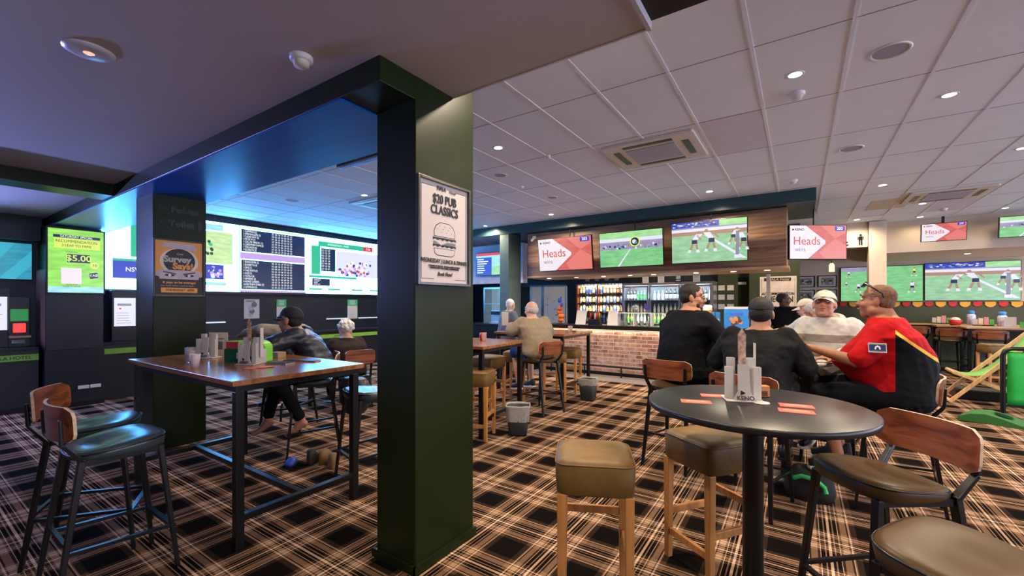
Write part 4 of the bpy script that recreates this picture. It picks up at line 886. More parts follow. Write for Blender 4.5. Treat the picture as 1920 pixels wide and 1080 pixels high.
MB().box((-3.75, 10.62, 1.965), (-1.63, 11.28, 2.02)).box((-3.75, 10.62, .25), (-1.63, 11.28, .32)).box((-3.75, 10.62, .321), (-3.72, 11.179, 1.964)).box((-1.66, 10.62, .321), (-1.63, 11.179, 1.964)).obj('cabinet', chrome, fr)
for z in (.75, 1.02, 1.28, 1.60): MB().box((-3.72, 10.72, z-.012), (-1.66, 11.17, z)).obj('shelf', chrome, fr)
for a, b in fx:
    dr = MB().box((a, 10.58, .33), (a+.035, 10.62, 1.95)).box((b-.035, 10.58, .33), (b, 10.62, 1.95)).box((a+.035, 10.58, 1.91), (b-.035, 10.62, 1.95)).box((a+.035, 10.58, .33), (b-.035, 10.62, .38)).obj('door', chrome, fr)
    MB().box((a+.035, 10.597, .38), (b-.035, 10.603, 1.91)).obj('glass', mat('clear_glass', (1, 1, 1), .0, trans=1, ior=1.02, alpha=.12, var=0), dr)
    MB().bar((b-.045, 10.56, 1.0), (b-.045, 10.56, 1.4), .015).obj('handle', chrome, dr)
    MB().box((a+.05, 10.64, 1.93), (b-.05, 10.66, 1.955)).obj('interior_light', emi('fridge_led', (.75, .88, 1), 9), fr)
def glow(par, loc, sx, sy, e, col, rot=(0, 0, 0)):
    ld = bpy.data.lights.new('strip_glow', 'AREA'); ld.shape = 'RECTANGLE'; ld.size = sx; ld.size_y = sy; ld.energy = e; ld.color = col
    lo = bpy.data.objects.new('strip_glow', ld); C.objects.link(lo); lo.parent = par; lo.location = loc; lo.rotation_euler = rot
for z in (2.0, 1.70, 1.46): glow(bb, (-4.42, 10.80, z-.02), 1.1, .03, 6, (1, .85, .65), (R_(25), 0, 0))
for a, b in fx: glow(fr, ((a+b)/2, 10.66, 1.93), b-a-.1, .03, 4.5, (.75, .9, 1), (R_(30), 0, 0)); glow(fr, ((a+b)/2, 10.66, 1.25), b-a-.1, .03, 2.5, (.8, 1, .8), (R_(30), 0, 0))
BT = {}
def bottle(kind, glass, lab, capc, label, h=.27, r=.033):
    t = thing('bottle', label, 'bottle')
    MB().lathe([(0, 0), (r, .002), (r, h*.58), (r*.8, h*.68), (r*.36, h*.76), (r*.34, h*.93), (0, h*.93)], 10).obj('body', glass, t)
    MB().lathe([(r*1.03, h*.15), (r*1.03, h*.48)], 10).obj('label_band', lab, t); MB().lathe([(r*.40, h*.92), (r*.40, h), (0, h)], 8).obj('cap', capc, t)
    BT[kind] = t; t['used'] = 0; return t
gg = lambda n, c, **k: mat(n, c, .12, var=.05, spec=.8, **k)
gold = mat('gold_cap', (.6, .42, .1), .3, .6); redc = mat('red_cap', (.5, .02, .02), .4); LB = mat('cream_label', (.75, .65, .5), .6); LB2 = mat('orange_label', (.7, .28, .08), .6); LB3 = mat('blue_label', (.05, .12, .5), .6); LB4 = mat('green_label', (.10, .42, .08), .6)
bottle('whisky', gg('amber_glass', (.38, .13, .02)), LB, gold, 'amber spirit bottle with cream label on back bar shelf')
bottle('clear', gg('pale_glass', (.6, .68, .7)), LB3, chrome, 'clear spirit bottle with blue label on back bar shelf', .29, .036)
bottle('dark', gg('brown_glass', (.06, .022, .01)), LB2, redc, 'dark spirit bottle with orange label on back bar shelf', .26, .036)
bottle('greenb', gg('green_glass', (.03, .25, .06)), LB4, gold, 'green beer bottle standing in the bar fridge', .23, .029)
bottle('yellowb', gg('yellow_glass', (.55, .55, .06)), LB4, gold, 'yellow green bottle standing in the bar fridge', .24, .03)
bottle('wine', gg('wine_glass', (.02, .03, .015)), LB, redc, 'dark wine bottle with cream label in the bar fridge', .29, .036)
bottle('clearb', gg('frost_glass', (.6, .62, .45)), LB, gold, 'pale beer bottle with cream label in the bar fridge', .23, .029)
for b_ in BT.values(): b_['group'] = {'whisky': 'amber bottles on back bar', 'clear': 'clear bottles on back bar', 'dark': 'dark bottles on back bar', 'greenb': 'green bottles in fridge', 'yellowb': 'yellow bottles in fridge', 'wine': 'wine bottles in fridge', 'clearb': 'pale bottles in fridge'}[[k for k, v in BT.items() if v is b_][0]]
def place_b(k, x, y, z):
    b_ = BT[k]
    if not b_['used']: b_['used'] = 1; b_.location = (x, y, z); return
    c = dup(b_, (x, y, z), 0)
for z in (1.0, 1.27, 1.52, 1.76):
    for x0, x1 in ((-5.0, -4.53), (-4.42, -3.84)):
        n = int((x1-x0)/.088)
        for i in range(n+1): place_b(random.choice(['whisky', 'clear', 'dark', 'clear', 'whisky', 'clear']), x0+(x1-x0)*i/n, 10.88+random.uniform(-.02, .02), z)
for z, ks in ((1.02, ['yellowb', 'clearb']), (1.28, ['greenb', 'yellowb', 'clearb']), (1.60, ['wine', 'wine', 'greenb', 'clearb'])):
    for a, b in fx:
        n = 6; kk = random.choice(ks)
        for i in range(n+1):
            if i % 3 == 0: kk = random.choice(ks)
            place_b(kk, a+.07+(b-a-.14)*i/n, 10.82, z)
for b_ in BT.values(): del b_['used']
for o in C.objects:
    if 'used' in o: del o['used']
# menu boards and notices above the back bar
for i in range(4):
    x = -4.75+i*.27; o = thing('menu_board', ['chalk menu board first from the narrow bar pillar above bottles', 'chalk menu board second from the narrow bar pillar above bottles', 'chalk menu board third from the narrow bar pillar above bottles', 'chalk menu board nearest the fridges above bottles'][i], 'menu board', (x, 10.75, 2.16))
    MB().box((-.12, -.01, -.09), (.12, .01, .07)).obj('board', blackp, o); text('HOUSE SPIRITS\nTAP BEER\nWINES', .035, 0, 0, -.011, paper, o, 'lettering')
for i, x in enumerate((-3.15, -2.78, -2.38, -1.98)):
    o = thing('notice', ['notice hung over first fridge door beside bottle shelves', 'notice hung over the join of first and second fridge doors', 'dark notice hung over the second fridge door', 'notice hung over the fridge above the head of black shirt man'][i], 'notice', (x, 10.6, 2.12))
    MB().box((-.075, -.006, -.11), (.075, 0, .11)).obj('sheet', paper if i != 2 else MT['dark_grey_plastic'], o); MB().rect(-.05, -.03, .05, .06, -.0075, 0).rect(-.05, -.08, .05, -.05, -.0075, 0).obj('print', MT['print_grey'], o)
# cream sliding panels with dark branches
for k, (a, b) in enumerate(((-6.35, -5.95), (-5.93, -5.20))):
    t = thing('panel_screen', ['plain cream framed panel half hidden by the bar pillar', 'cream framed panel with dark branch pattern left of the bottles'][k].replace(' left of', ' beside'), 'panel', ((a+b)/2, 10.4, 0))
    w_ = b-a; MB().box((-w_/2, 0, .9), (w_/2, .03, 1.98)).obj('panel', cream, t)
    MB().box((-w_/2, -.01, .86), (-w_/2+.03, 0, 2.0)).box((w_/2-.03, -.01, .86), (w_/2, 0, 2.0)).box((-w_/2, -.01, 1.98), (w_/2, 0, 2.02)).box((-w_/2, -.01, .86), (w_/2, 0, .9)).obj('frame', silver, t)
    MB().box((-w_/2, 0, 0), (w_/2, .04, .859)).obj('lower_panel', black, t)
    if k:
        m = MB()
        for i in range(16): x = random.uniform(-.25, .3); z = random.uniform(1.1, 1.7); a_ = random.uniform(0, 6.28); l = random.uniform(.02, .07); dx, dz = math.cos(a_)*l, math.sin(a_)*l*.6; m.poly([(x-dx, z-dz), (x+dz*.35, z-dx*.2), (x+dx, z+dz), (x-dz*.25, z+dx*.2)], -.001, 0)
        m.obj('branch_print', gyd, t)
t = thing('display_cabinet', 'glowing glass drinks cabinet behind the coffee counter', 'cabinet', (-7.55, 10.4, 0))
MB().box((-.45, 0, 0), (.45, .4, .9)).obj('base', black, t); MB().box((-.45, .38, .901), (.45, .4, 1.95)).obj('back_panel', emi('cabinet_glow', (.35, .55, .7), .5), t)
MB().box((-.45, 0, .901), (-.42, .379, 1.95)).box((.42, 0, .901), (.45, .379, 1.95)).box((-.45, 0, 1.951), (.45, .4, 2.0)).obj('frame', chrome, t)
for z in (1.2, 1.5): MB().box((-.42, .02, z), (.42, .37, z+.01)).obj('shelf', chrome, t)
# coffee counter clutter, glimpsed beside the pillar
cc = thing('coffee_counter', 'dark service counter with coffee machine seen past the green pillar', 'counter', (-6.3, 8.75, 0))
MB().box((-.8, -.3, 0), (1.28, .3, .98)).obj('cabinet', black, cc); MB().box((-.82, -.32, .981), (1.29, .32, 1.02)).obj('worktop', MT['dark_bar_top'], cc)
t = thing('coffee_machine', 'steel coffee machine on the service counter past the pillar', 'coffee machine', (-6.05, 8.75, 1.02))
MB().box((-.3, -.2, 0), (.3, .2, .30)).obj('body', chrome, t, bev=.02); MB().box((-.26, -.26, .22), (.26, -.201, .30)).obj('group_head', blackp, t); MB().box((-.28, -.28, 0), (.28, -.201, .04)).obj('drip_tray', chrome, t); MB().box((-.3, -.18, .301), (.3, .18, .33)).obj('cup_rack', chrome, t)
gl_clear = mat('drinking_glass', (.9, .93, .95), .04, trans=.85, ior=1.2, alpha=.5, var=0)
def glass(x, y, z, label, h=.11, r=.032, fill=None, name='drinking_glass', cat='glass', group=None):
    t = thing(name, label, cat, (x, y, z), 0, group)
    MB().lathe([(0, 0), (r*.8, 0), (r, h), (r*.93, h), (r*.74, .008), (0, .008)], 20).obj('tumbler', gl_clear, t)
    if fill: MB().lathe([(0, .009), (r*.73, .009), (r*.88, h*.78), (0, h*.78)], 18).obj('drink', fill, t)
    return t
beer = mat('amber_beer', (.55, .20, .02), .2); foam = mat('beer_foam', (.85, .80, .70), .8); cola = mat('dark_cola', (.05, .012, .006), .15)
z = 1.05
t = thing('beer_display', 'giant beer glass shaped display with white foam on the bar', 'display', (-1.50, 8.80, z))
MB().lathe([(0, 0), (.095, 0), (.125, .33), (0, .33)], 32).obj('beer', beer, t); MB().lathe([(.128, .331), (.13, .42), (.10, .435), (0, .435)], 32).obj('foam', foam, t)
blu = mat('bright_blue_card', (.03, .22, .62), .45); 
t = thing('display_box', 'bright blue cardboard display box standing on the bar', 'box', (-.97, 8.82, z), R_(8))
MB().box((-.20, -.15, 0), (.20, .15, .36)).obj('box', blu, t, bev=.004); MB().box((-.19, -.14, .361), (.19, .14, .40)).obj('lid', paper, t)
m = MB()
for i in range(14): m.disc(random.uniform(-.09, .09), .14+random.uniform(-.06, .06), .035, -.152-i*1e-4, i % 2, 8)
m.poly([(-.1, .29), (.12, .30), (.10, .25), (-.1, .25)], -.154, 2); m.obj('print', [mat('choc', (.12, .04, .02)), mat('caramel', (.55, .25, .12)), LB3], t)
for k, x in enumerate((-1.36, -1.27)):
    t = thing('snack_packet', ['blue and white snack packet between beer display and blue box', 'second blue and white snack packet against the blue box'][k], 'packet', (x, 8.78, z))
    MB().loft([((0, 0, 0), .04, .03), ((0, 0, .12), .045, .035), ((0, 0, .28), .042, .006), ((0, 0, .30), .042, .004)], 16).obj('bag', blu, t); MB().rect(-.03, .05, .03, .18, -.038, 0).obj('label_patch', paper, t)
t = thing('green_tub', 'low bright green tub on the bar beside the blue box', 'tub', (-.60, 8.80, z)); MB().loft([((0, 0, 0), .09, .08), ((0, 0, .09), .11, .10)], 20).obj('tub', mat('lime_plastic', (.15, .55, .06), .4), t)
for k, (x, w_) in enumerate(((-4.05, .24), (-3.32, .22))):
    t = thing('card_holder', ['slanted white menu sheet on the bar beside the orange stack', 'slanted white menu sheet on bar, nearer the glass rack'][k], 'menu', (x, 8.85, z)); MB().add([(-w_/2, -.08, 0), (w_/2, -.08, 0), (w_/2, .02, .31), (-w_/2, .02, .31), (-w_/2, -.07, 0), (w_/2, -.07, 0), (w_/2, .03, .31), (-w_/2, .03, .31)], [(0, 1, 2, 3), (7, 6, 5, 4), (0, 3, 7, 4), (1, 5, 6, 2), (3, 2, 6, 7), (0, 4, 5, 1)]).obj('sheet', paper, t)
t = thing('snack_stand', 'tall orange snack packet stand at the end of the bar', 'stand', (-4.55, 8.82, z))
MB().tube([(0, 0, 0), (0, 0, .62)], .012, 8).lathe([(0, 0), (.1, 0), (.1, .01), (0, .01)], 20).obj('pole', black, t)
for i in range(6): MB().loft([((0, 0, 0), .05, .02), ((0, 0, .05), .075, .04), ((0, 0, .11), .05, .015)], 14).obj('packet', mat('orange_foil', (.75, .14, .03), .3) if i < 4 else LB3, t, loc=(.03*math.sin(i*2), -.035, .03+i*.09), rz=i*.5)
t = thing('condiment_caddy', 'dark caddy of straws and sauces on the bar', 'caddy', (-3.72, 8.82, z)); MB().box((-.13, -.08, 0), (.13, .08, .12)).obj('tray', blackp, t, bev=.006)
for i in range(5): MB().lathe([(0, .121), (.022, .121), (.022, .23), (.01, .26), (0, .26)], 12, c=(-.1+.05*i, 0, 0)).obj('sauce_bottle', [redc, blackp, LB, redc, gold][i], t)
t = thing('glass_rack', 'white wire shelf with glasses stacked on the bar', 'rack', (-2.85, 8.86, z))
MB().box((-.36, -.1, .255), (.36, .1, .27)).obj('shelf', white, t)
for sx in (-.35, 0, .35): MB().box((sx-.008, -.1, 0), (sx+.008, .1, .254)).obj('upright', white, t)
for i in range(6): glass(-3.15+i*.11, 8.86, z, 'small tumbler under the white rack on bar', .10, .035, None, group='tumblers under the white bar rack')
for k, x in enumerate((-2.86, -2.62)):
    t = thing('tap_badge', ['round silver tap badge on the bar above the glass rack', 'round purple tap badge on the bar nearer the black shirt man'][k], 'beer tap', (x, 8.92, z))
    MB().lathe([(.03, 0), (.02, .03), (.018, .33), (0, .33)], 16).obj('column', chrome, t); MB().lathe([(0, -.012), (.065, -.012), (.065, .012), (0, .012)], 24, M=Matrix.Translation((0, 0, .39)) @ Matrix.Rotation(R_(90), 4, 'X')).obj('badge', chrome if k == 0 else mat('purple_badge', (.10, .06, .3)), t)
t = thing('soap_bottle', 'white pump bottle on the bar beside the glass rack', 'bottle', (-2.22, 8.78, z)); MB().lathe([(0, 0), (.05, 0), (.05, .14), (.015, .19), (.015, .24), (0, .24)], 18).obj('body', white, t); MB().bar((0, 0, .24), (-.06, 0, .25), .015).obj('nozzle', white, t)
t = thing('till_screen', 'small grey payment screen on bar beside the pump bottle', 'till', (-1.98, 8.82, z), R_(-15)); MB().box((-.13, -.01, .10), (.13, .02, .30)).obj('screen', mat('till_grey', (.35, .42, .45), .2), t, bev=.005); MB().box((-.05, -.02, 0), (.05, .06, .099)).obj('stand', blackp, t)
# check in sign and framed pictures
t = thing('check_in_sign', 'tall accommodation check in poster on green wall beyond the bar', 'poster', (-.40, 10.99, 1.62))
MB().box((-.34, -.01, -.44), (.34, 0, .48)).obj('sheet', mat('sign_cream', (.75, .60, .46), .6), t)
m = MB(); m.rect(-.26, .38, .24, .45, -.011, 0); m.rect(-.34, -.44, .34, -.25, -.011, 1)
for a, b, c_, d_ in ((-.31, .40, -.31, -.22), ): pass
m.rect(-.31, -.22, -.305, .44, -.011, 0); m.rect(.305, -.22, .31, .44, -.011, 0); m.obj('print', [ink, mat('sign_navy', (.02, .025, .06))], t)
text('INALA Hotel', .075, 0, .415, -.013, MT['sign_cream'], t, 'lettering', shear=.2); text('ACCOMMODATION', .088, 0, .10, -.013, ink, t, 'lettering', bold=.002, sx=.75); text('CHECK IN', .17, 0, -.02, -.013, ink, t, 'lettering', bold=.004, sx=.72); text('CALL\n07 3372 8648', .07, .05, -.34, -.013, MT['sign_cream'], t, 'lettering', sx=.9)
def photo_(m, w_, h, y):
    m.rect(-w_*.32, -h*.30, w_*.32, h*.30, y, 1)
    for i in range(9): m.disc(random.uniform(-.28, .28)*w_, random.uniform(-.2, .1)*h, .03, y-.0005-i*1e-4, 2+i % 2, 8)
for x, z, l in ((.13, 2.11, 'upper framed black and white photo beside the check in poster'), (.61, 2.11, 'upper framed black and white photo beside the soccer screen'), (.13, 1.73, 'lower framed photo partly behind white haired man'), (.61, 1.73, 'lower framed photo above the striped hoodie man cap')):
    framed('framed_photo', l, (x, 14.318, z), 0, .42, .31, black, .02, paper, photo_, [paper, mat('photo_mid', (.22, .21, .19)), mat('photo_dark', (.04, .04, .04)), mat('photo_light', (.5, .48, .44))], 'picture')
for k in range(6):
    t = thing('notice', ['small notice at upper row nearest the fridges by dark door', 'small notice second in upper row by dark door', 'small notice in middle row nearer fridges by dark door', 'small notice in middle row nearer the dark door', 'grey notice in lowest row nearer the fridges', 'grey notice in lowest row nearer the dark door'][k], 'notice', (-1.52+(k % 2)*.19-.02, 11.19, 1.88-(k//2)*.22))
    MB().box((-.07, -.005, -.06), (.07, 0, .06)).obj('sheet', LB if k < 2 else paper, t)
struct('wall_nib', MB().box((-1.62, 11.2, 0), (-1.2, 11.299, Z2-.01)), greenw)
# bunting on the far dark green wall
rb = mat('bunting_red', (.50, .02, .02), .6); yb = mat('bunting_gold', (.70, .33, .03), .6)
bu = thing('bunting', 'red and gold beer shield bunting hung beneath the far screens', 'bunting', (0, 14.255, 1.50))
MB().tube([(.8, 0, .045), (4.9, 0, .045)], .004, 6).obj('cord', black, bu)
x = .95; k = 0
while x < 4.8:
    s_ = 1 if k % 2 else .82; m = MB().prism([(-.09*s_, .05), (-.085*s_, -.02), (-.045*s_, -.06*s_), (0, -.075*s_), (.045*s_, -.06*s_), (.085*s_, -.02), (.09*s_, .05)], -.003, .003, M=Matrix.Rotation(R_(90), 4, 'X'))
    o = m.obj('pennant', yb if k % 2 else rb, bu, loc=(x, -.008, 0)); x += .205; k += 1
# ---------------------------------------------------------------- people
def skin_mat(n, c): return mat(n, c, .5, var=.10, scale=14, spec=.4)
eyew = mat('eye_white', (.7, .68, .65), .2, var=0); iris = mat('eye_dark', (.02, .012, .008), .1, var=0)
def lerp(a, b, t): return V(a)*(1-t)+V(b)*t
def hand(m, wrist, d, n, side, curl=.6, s=1.0):
    """palm, five fingers; d: direction, n: palm normal (towards palm), side: +1/-1 puts the thumb"""
    d = V(d).normalized(); n = V(n); n = (n-d*n.dot(d)).normalized(); a = d.cross(n)*side
    w_ = V(wrist); R = Matrix((a, d, n)).transposed()
    m.ell(w_+d*.045*s, (.040*s, .052*s, .017*s), R, 12, 8); m.cap(w_-d*.02*s, w_+d*.03*s, .026*s, .026*s)
    for k, L in enumerate((.072, .080, .074, .058)):
        b = w_+d*(.083-.004*abs(k-1.2))*s+a*(.031-.0205*k)*s; dd = (d+a*(.10-.07*k)).normalized()
        c1 = curl*(.7+.12*k); p1 = b+(dd*math.cos(c1*.6)+n*math.sin(c1*.6))*L*.48*s; p2 = p1+(dd*math.cos(c1*1.6)+n*math.sin(c1*1.6))*L*.32*s; p3 = p2+(dd*math.cos(c1*2.3)+n*math.sin(c1*2.3))*L*.22*s
        m.cap(b-dd*.02*s, p1, .0098*s, .009*s, 8).cap(p1, p2, .009*s, .0083*s, 8).cap(p2, p3, .0083*s, .0072*s, 8)
    b = w_+d*.022*s+a*.028*s; p1 = b+(d*.62+a*.62+n*.35).normalized()*.042*s; p2 = p1+(d*.85+a*.15+n*.45).normalized()*.034*s
    m.cap(b, p1, .0135*s, .011*s, 8).cap(p1, p2, .011*s, .0085*s, 8)
def person(label, loc, deg, P, group=None):
    """P: pose and clothing, in a frame that faces +Y, origin on the floor under the pelvis"""
    t = thing('person', label, 'person', loc, R_(deg), group)
    g = P.get('girth', 1.0); hz = P.get('hip', .86); lean = V(P.get('lean', (0, .06))); vx = P.get('voxel', .010); bel = P.get('belly', 0); S = P.get('size', 1.0)
    hip = V((0, 0, hz)); L = P.get('torso', .50)
    def sp(u):   # spine point, u 0..1 pelvis to neck base
        return hip+V((lean[0]*u**1.3, lean[1]*u**1.3, L*u*(1-.15*(lean[1]**2)/(L*L))))
    sh = P.get('shoulder', .185)*(.85+.15*g)
    prof = [(-.20, .12, .10, 0), (-.10, .165, .125, 0), (.0, .175, .13, .01), (.18, .165, .122+bel*.6, .01+bel*.5), (.38, .162, .122+bel, .01+bel*.8), (.58, .175, .125+bel*.5, .01+bel*.3), (.76, sh+.005, .115, 0), (.88, sh-.005, .095, -.005), (.96, .125, .080, -.008), (1.01, .088, .068, -.006), (1.05, .060, .058, 0)]
    def torso(m, off, u0=-.2, u1=1.05, hem=0):
        rg = []
        for u, rx, ry, dy in prof:
            if u < u0-1e-6 or u > u1+1e-6: continue
            c = sp(u) if u >= 0 else hip+V((0, 0, L*u)); k = g if u < .8 else (.5+.5*g)
            rg.append((c+V((0, dy, 0)), (rx*k+off), (ry*k+off)))
        m.loft(rg, 22, e=2.4); return m
    A = {}
    for s_, key in ((-1, 'L'), (1, 'R')):
        top = sp(.86)+V((s_*sh*.93, 0, 0)); A[key] = [top]+[V(q) for q in P[key+'arm']]
        A[key+'l'] = [hip+V((s_*.095*g, .0, -.02))]+[V(q) for q in P[key+'leg']]
    hc = sp(1.0)+V(P.get('head', (0, .03, .13))); hr = P.get('look', (0, 0, 0))   # yaw left+, pitch up+, roll
    H = Matrix.Translation(hc) @ Euler((R_(hr[1]), R_(hr[2]), R_(hr[0])), 'XYZ').to_matrix().to_4x4() @ Matrix.Scale(S, 4)
    if 1:
        H = Matrix.Translation(hc) @ Matrix.Rotation(R_(hr[0]), 4, 'Z') @ Matrix.Rotation(R_(hr[1]), 4, 'X') @ Matrix.Rotation(R_(hr[2]), 4, 'Y') @ Matrix.Scale(S, 4)
    Hr = H.to_3x3(); fat = P.get('fat', 0)
    def hp(x, y, z): return H @ V((x, y, z))
    b = MB(); torso(b, 0)
    hs = Hr @ Matrix.Identity(3)
    nrm = hs.normalized() if hasattr(hs, 'normalized') else hs
    def E_(m, c, r): m.ell((0, 0, 0), (1, 1, 1), None) if 0 else m.lathe([(0, -1)]+[(math.cos(-math.pi/2+math.pi*i/9), math.sin(-math.pi/2+math.pi*i/9)) for i in range(1, 9)]+[(0, 1)], 16, M=H @ Matrix.Translation(c) @ Matrix.Diagonal((*r, 1)))
    E_(b, (0, -.012, .030), (.074, .093, .086)); E_(b, (0, .022, -.030), (.062+fat*.4, .064, .082)); E_(b, (0, .047, -.088), (.034+fat*.5, .032+fat*.2, .026+fat*.3))
    E_(b, (.03, .0, -.065), (.036+fat, .05, .045)); E_(b, (-.03, .0, -.065), (.036+fat, .05, .045))
    b.cap(hp(0, .078, .012), hp(0, .103, -.026), .009, .0135, 10); E_(b, (.012, .094, -.029), (.009, .010, .008)); E_(b, (-.012, .094, -.029), (.009, .010, .008))
    for s_ in (-1, 1):
        E_(b, (s_*.077, -.008, -.008), (.010, .020, .032)); E_(b, (s_*.036, .060, -.030), (.024+fat*.3, .024, .026)); E_(b, (s_*.032, .070, .034), (.026, .013, .010))
    E_(b, (0, .084, -.056), (.022, .009, .0065)); E_(b, (0, .082, -.068), (.018, .010, .007))
    nr = .056*(.8+.2*g)+fat*.5
    b.cap(sp(.97), hp(0, -.018, -.055), nr*1.08, nr, 14)
    for s_, key in ((-1, 'L'), (1, 'R')):
        a = A[key]; k = .85+.15*g
        b.cap(a[0], a[1], .056*k, .043*k).cap(a[1], a[2], .043*k, .027)
        d = P.get(key+'hand', {}); dv = (V(a[2])-V(a[1])).normalized()
        hand(b, a[2], d.get('d', dv), d.get('n', (0, 0, -1)), d.get('side', s_)*1, d.get('curl', .6), S)
        l = A[key+'l']
        b.cap(l[0], l[1], .088*g, .060).cap(l[1], l[2], .055, .036)
        ft = V(P.get('foot', (0, 1, -.15))) if key+'foot' not in P else V(P[key+'foot']); ft = ft.normalized()
        b.cap(l[2], l[2]+ft*.05+V((0, 0, -.045)), .036, .034).cap(l[2]+ft*-.03+V((0, 0, -.05)), l[2]+ft*.15+V((0, 0, -.055)), .034, .028)
        if P.get('shoes'):
            q = MB(); R1 = ft.to_track_quat('Y', 'Z').to_matrix().to_4x4(); T = Matrix.Translation(l[2]+V((0, 0, -.045))) @ R1
            so = MB()
            def ringset(hh):
                out = []
                for yy, rx in ((-.075, .028), (-.05, .038), (0, .040), (.06, .043), (.12, .046), (.165, .038), (.19, .02)): out.append((yy, rx))
                return out
            pr = ringset(0); Pq = []; Fq = []; n_ = 12
            for yy, rx in pr:
                top = .075-.055*max(0, (yy+.02)/.21)**.8
                for k_ in range(n_): aa = 2*math.pi*k_/n_; Pq.append((rx*math.cos(aa), yy, -.035+(top+.035)/2+(top+.035)/2*math.sin(aa)))
            for i in range(len(pr)-1):
                for k_ in range(n_): Fq.append((i*n_+k_, (i+1)*n_+k_, (i+1)*n_+(k_+1) % n_, i*n_+(k_+1) % n_))
            Fq.append(tuple(range(n_))); Fq.append(tuple(range((len(pr)-1)*n_, len(pr)*n_))[::-1])
            q.add(Pq, Fq, 0, True, T); so.prism([(.030, -.078), (.042, 0), (.049, .11), (.038, .18), (0, .205), (-.038, .18), (-.049, .11), (-.042, 0), (-.030, -.078)], -.052, -.028, M=T)
            o = q.obj('shoe', P['shoes'], t); so.obj('sole', P.get('sole', white), o, bev=.006)
    sk = skin_mat('skin_'+P['skin'][0], P['skin'][1])
    b.obj('body', sk, t, voxel=vx, smooth=3)
    # eyes, brows
    for s_ in (-1, 1):
        e = MB(); c = (s_*.031, .0735, .010)
        e.lathe([(0, -1)]+[(math.cos(-math.pi/2+math.pi*i/6), math.sin(-math.pi/2+math.pi*i/6)) for i in range(1, 6)]+[(0, 1)], 10, 0, M=H @ Matrix.Translation(c) @ Matrix.Diagonal((.014, .0125, .0085, 1)))
        gx, gz = P.get('gaze', (0, 0)); e.lathe([(0, -1), (.8, -.5), (1, 0), (.8, .5), (0, 1)], 10, 1, M=H @ Matrix.Translation((s_*.031+gx, .082, .010+gz)) @ Matrix.Diagonal((.006, .005, .0065, 1)))
        e.obj('eye', [eyew, iris], t)
        MB().tube([hp(s_*.014, .088, .034), hp(s_*.032, .087, .040), hp(s_*.050, .074, .034)], [.003, .004, .0025], 6).obj('eyebrow', P.get('brow', iris), t)
    MB().tube([hp(-.022, .0885, -.060), hp(-.01, .0945, -.0585), hp(.01, .0945, -.0585), hp(.022, .0885, -.060)], [.003, .005, .005, .003], 8).obj('lips', mat('lips_'+P['skin'][0], tuple(c*f for c, f in zip(P['skin'][1], (.85, .55, .55))), .4), t)
    # clothes
    if P.get('top'):
        m = MB(); torso(m, P.get('loose', .013), P.get('hem', -.10), 1.01); sl = P.get('sleeve', .6)
        for key in 'LR':
            a = A[key]; k = .85+.15*g; o_ = P.get('loose', .013)+.004
            if sl <= 1: m.cap(a[0], lerp(a[0], a[1], sl), (.058*k+o_), .052*k+o_)
            else: m.cap(a[0], a[1], .058*k+o_, .047*k+o_).cap(a[1], lerp(a[1], a[2], min(.93, sl-1)), .047*k+o_, .033+o_)
        o = m.obj('shirt', P['top'], t, voxel=vx*1.15, smooth=5, disp=P.get('folds', .018), dscale=P.get('fs', .10))
        if P.get('collar'):
            c = sp(.955); MB().lathe([(nr+.018, -.02), (nr+.012, .022), (nr+.020, .026), (nr+.028, -.025), (nr+.018, -.02)], 24, c=(c[0], c[1]-.004, c[2])).obj('collar', P['collar'], t)
        if P.get('hood'):
            m = MB(); c = sp(.93); pts = [(.10*math.cos(a_), -.02+.085*math.sin(a_), .035*max(0, -math.sin(a_))+.01) for a_ in [math.pi*2*i/16 for i in range(17)]]
            m.tube([c+V(p_) for p_ in pts], [.026+.014*max(0, -math.sin(math.pi*2*i/16)) for i in range(17)], 12); m.obj('hood', P['hood'], t, voxel=vx, smooth=3)
    if P.get('legs'):
        m = MB(); torso(m, .010, -.2, .10); q = P.get('short')
        for key in 'LR':
            l = A[key+'l']; m.cap(l[0], l[1], .100*g, .076)
            if q: m.cap(l[1], lerp(l[1], l[2], .10), .074, .072)
            else: m.cap(l[1], lerp(l[1], l[2], .90), .070, .055)
        m.obj('shorts' if q else 'trousers', P['legs'], t, voxel=vx*1.15, smooth=5, disp=.02, dscale=.09)
    hr_ = P.get('hair')
    if hr_:
        kind, hm = hr_; m = MB()
        if kind == 'short': E_(m, (0, -.022, .046), (.079, .094, .082)); E_(m, (0, -.045, .005), (.078, .066, .07)); E_(m, (.06, .0, .02), (.02, .03, .04)); E_(m, (-.06, .0, .02), (.02, .03, .04))
        elif kind == 'crop': E_(m, (0, -.020, .036), (.0765, .091, .083)); E_(m, (0, -.04, .0), (.0765, .063, .07))
        elif kind == 'ring': E_(m, (0, -.042, .0), (.079, .066, .066)); E_(m, (.064, -.01, .01), (.016, .04, .035)); E_(m, (-.064, -.01, .01), (.016, .04, .035))
        elif kind == 'curly':
            E_(m, (0, -.02, .05), (.095, .105, .09))
            for i in range(34): a_ = random.uniform(0, 6.28); z_ = random.uniform(-.4, 1); r_ = math.sqrt(max(0, 1-z_*z_)); E_(m, (.088*r_*math.cos(a_), -.025+.095*r_*math.sin(a_)*(1 if math.sin(a_) < 0 or z_ > .35 else .5), .045+.088*z_), (.026, .026, .026))
        m.obj('hair', hm, t, voxel=vx*.9, smooth=2, disp=.006 if kind != 'curly' else .02, dscale=.015 if kind != 'curly' else .02)
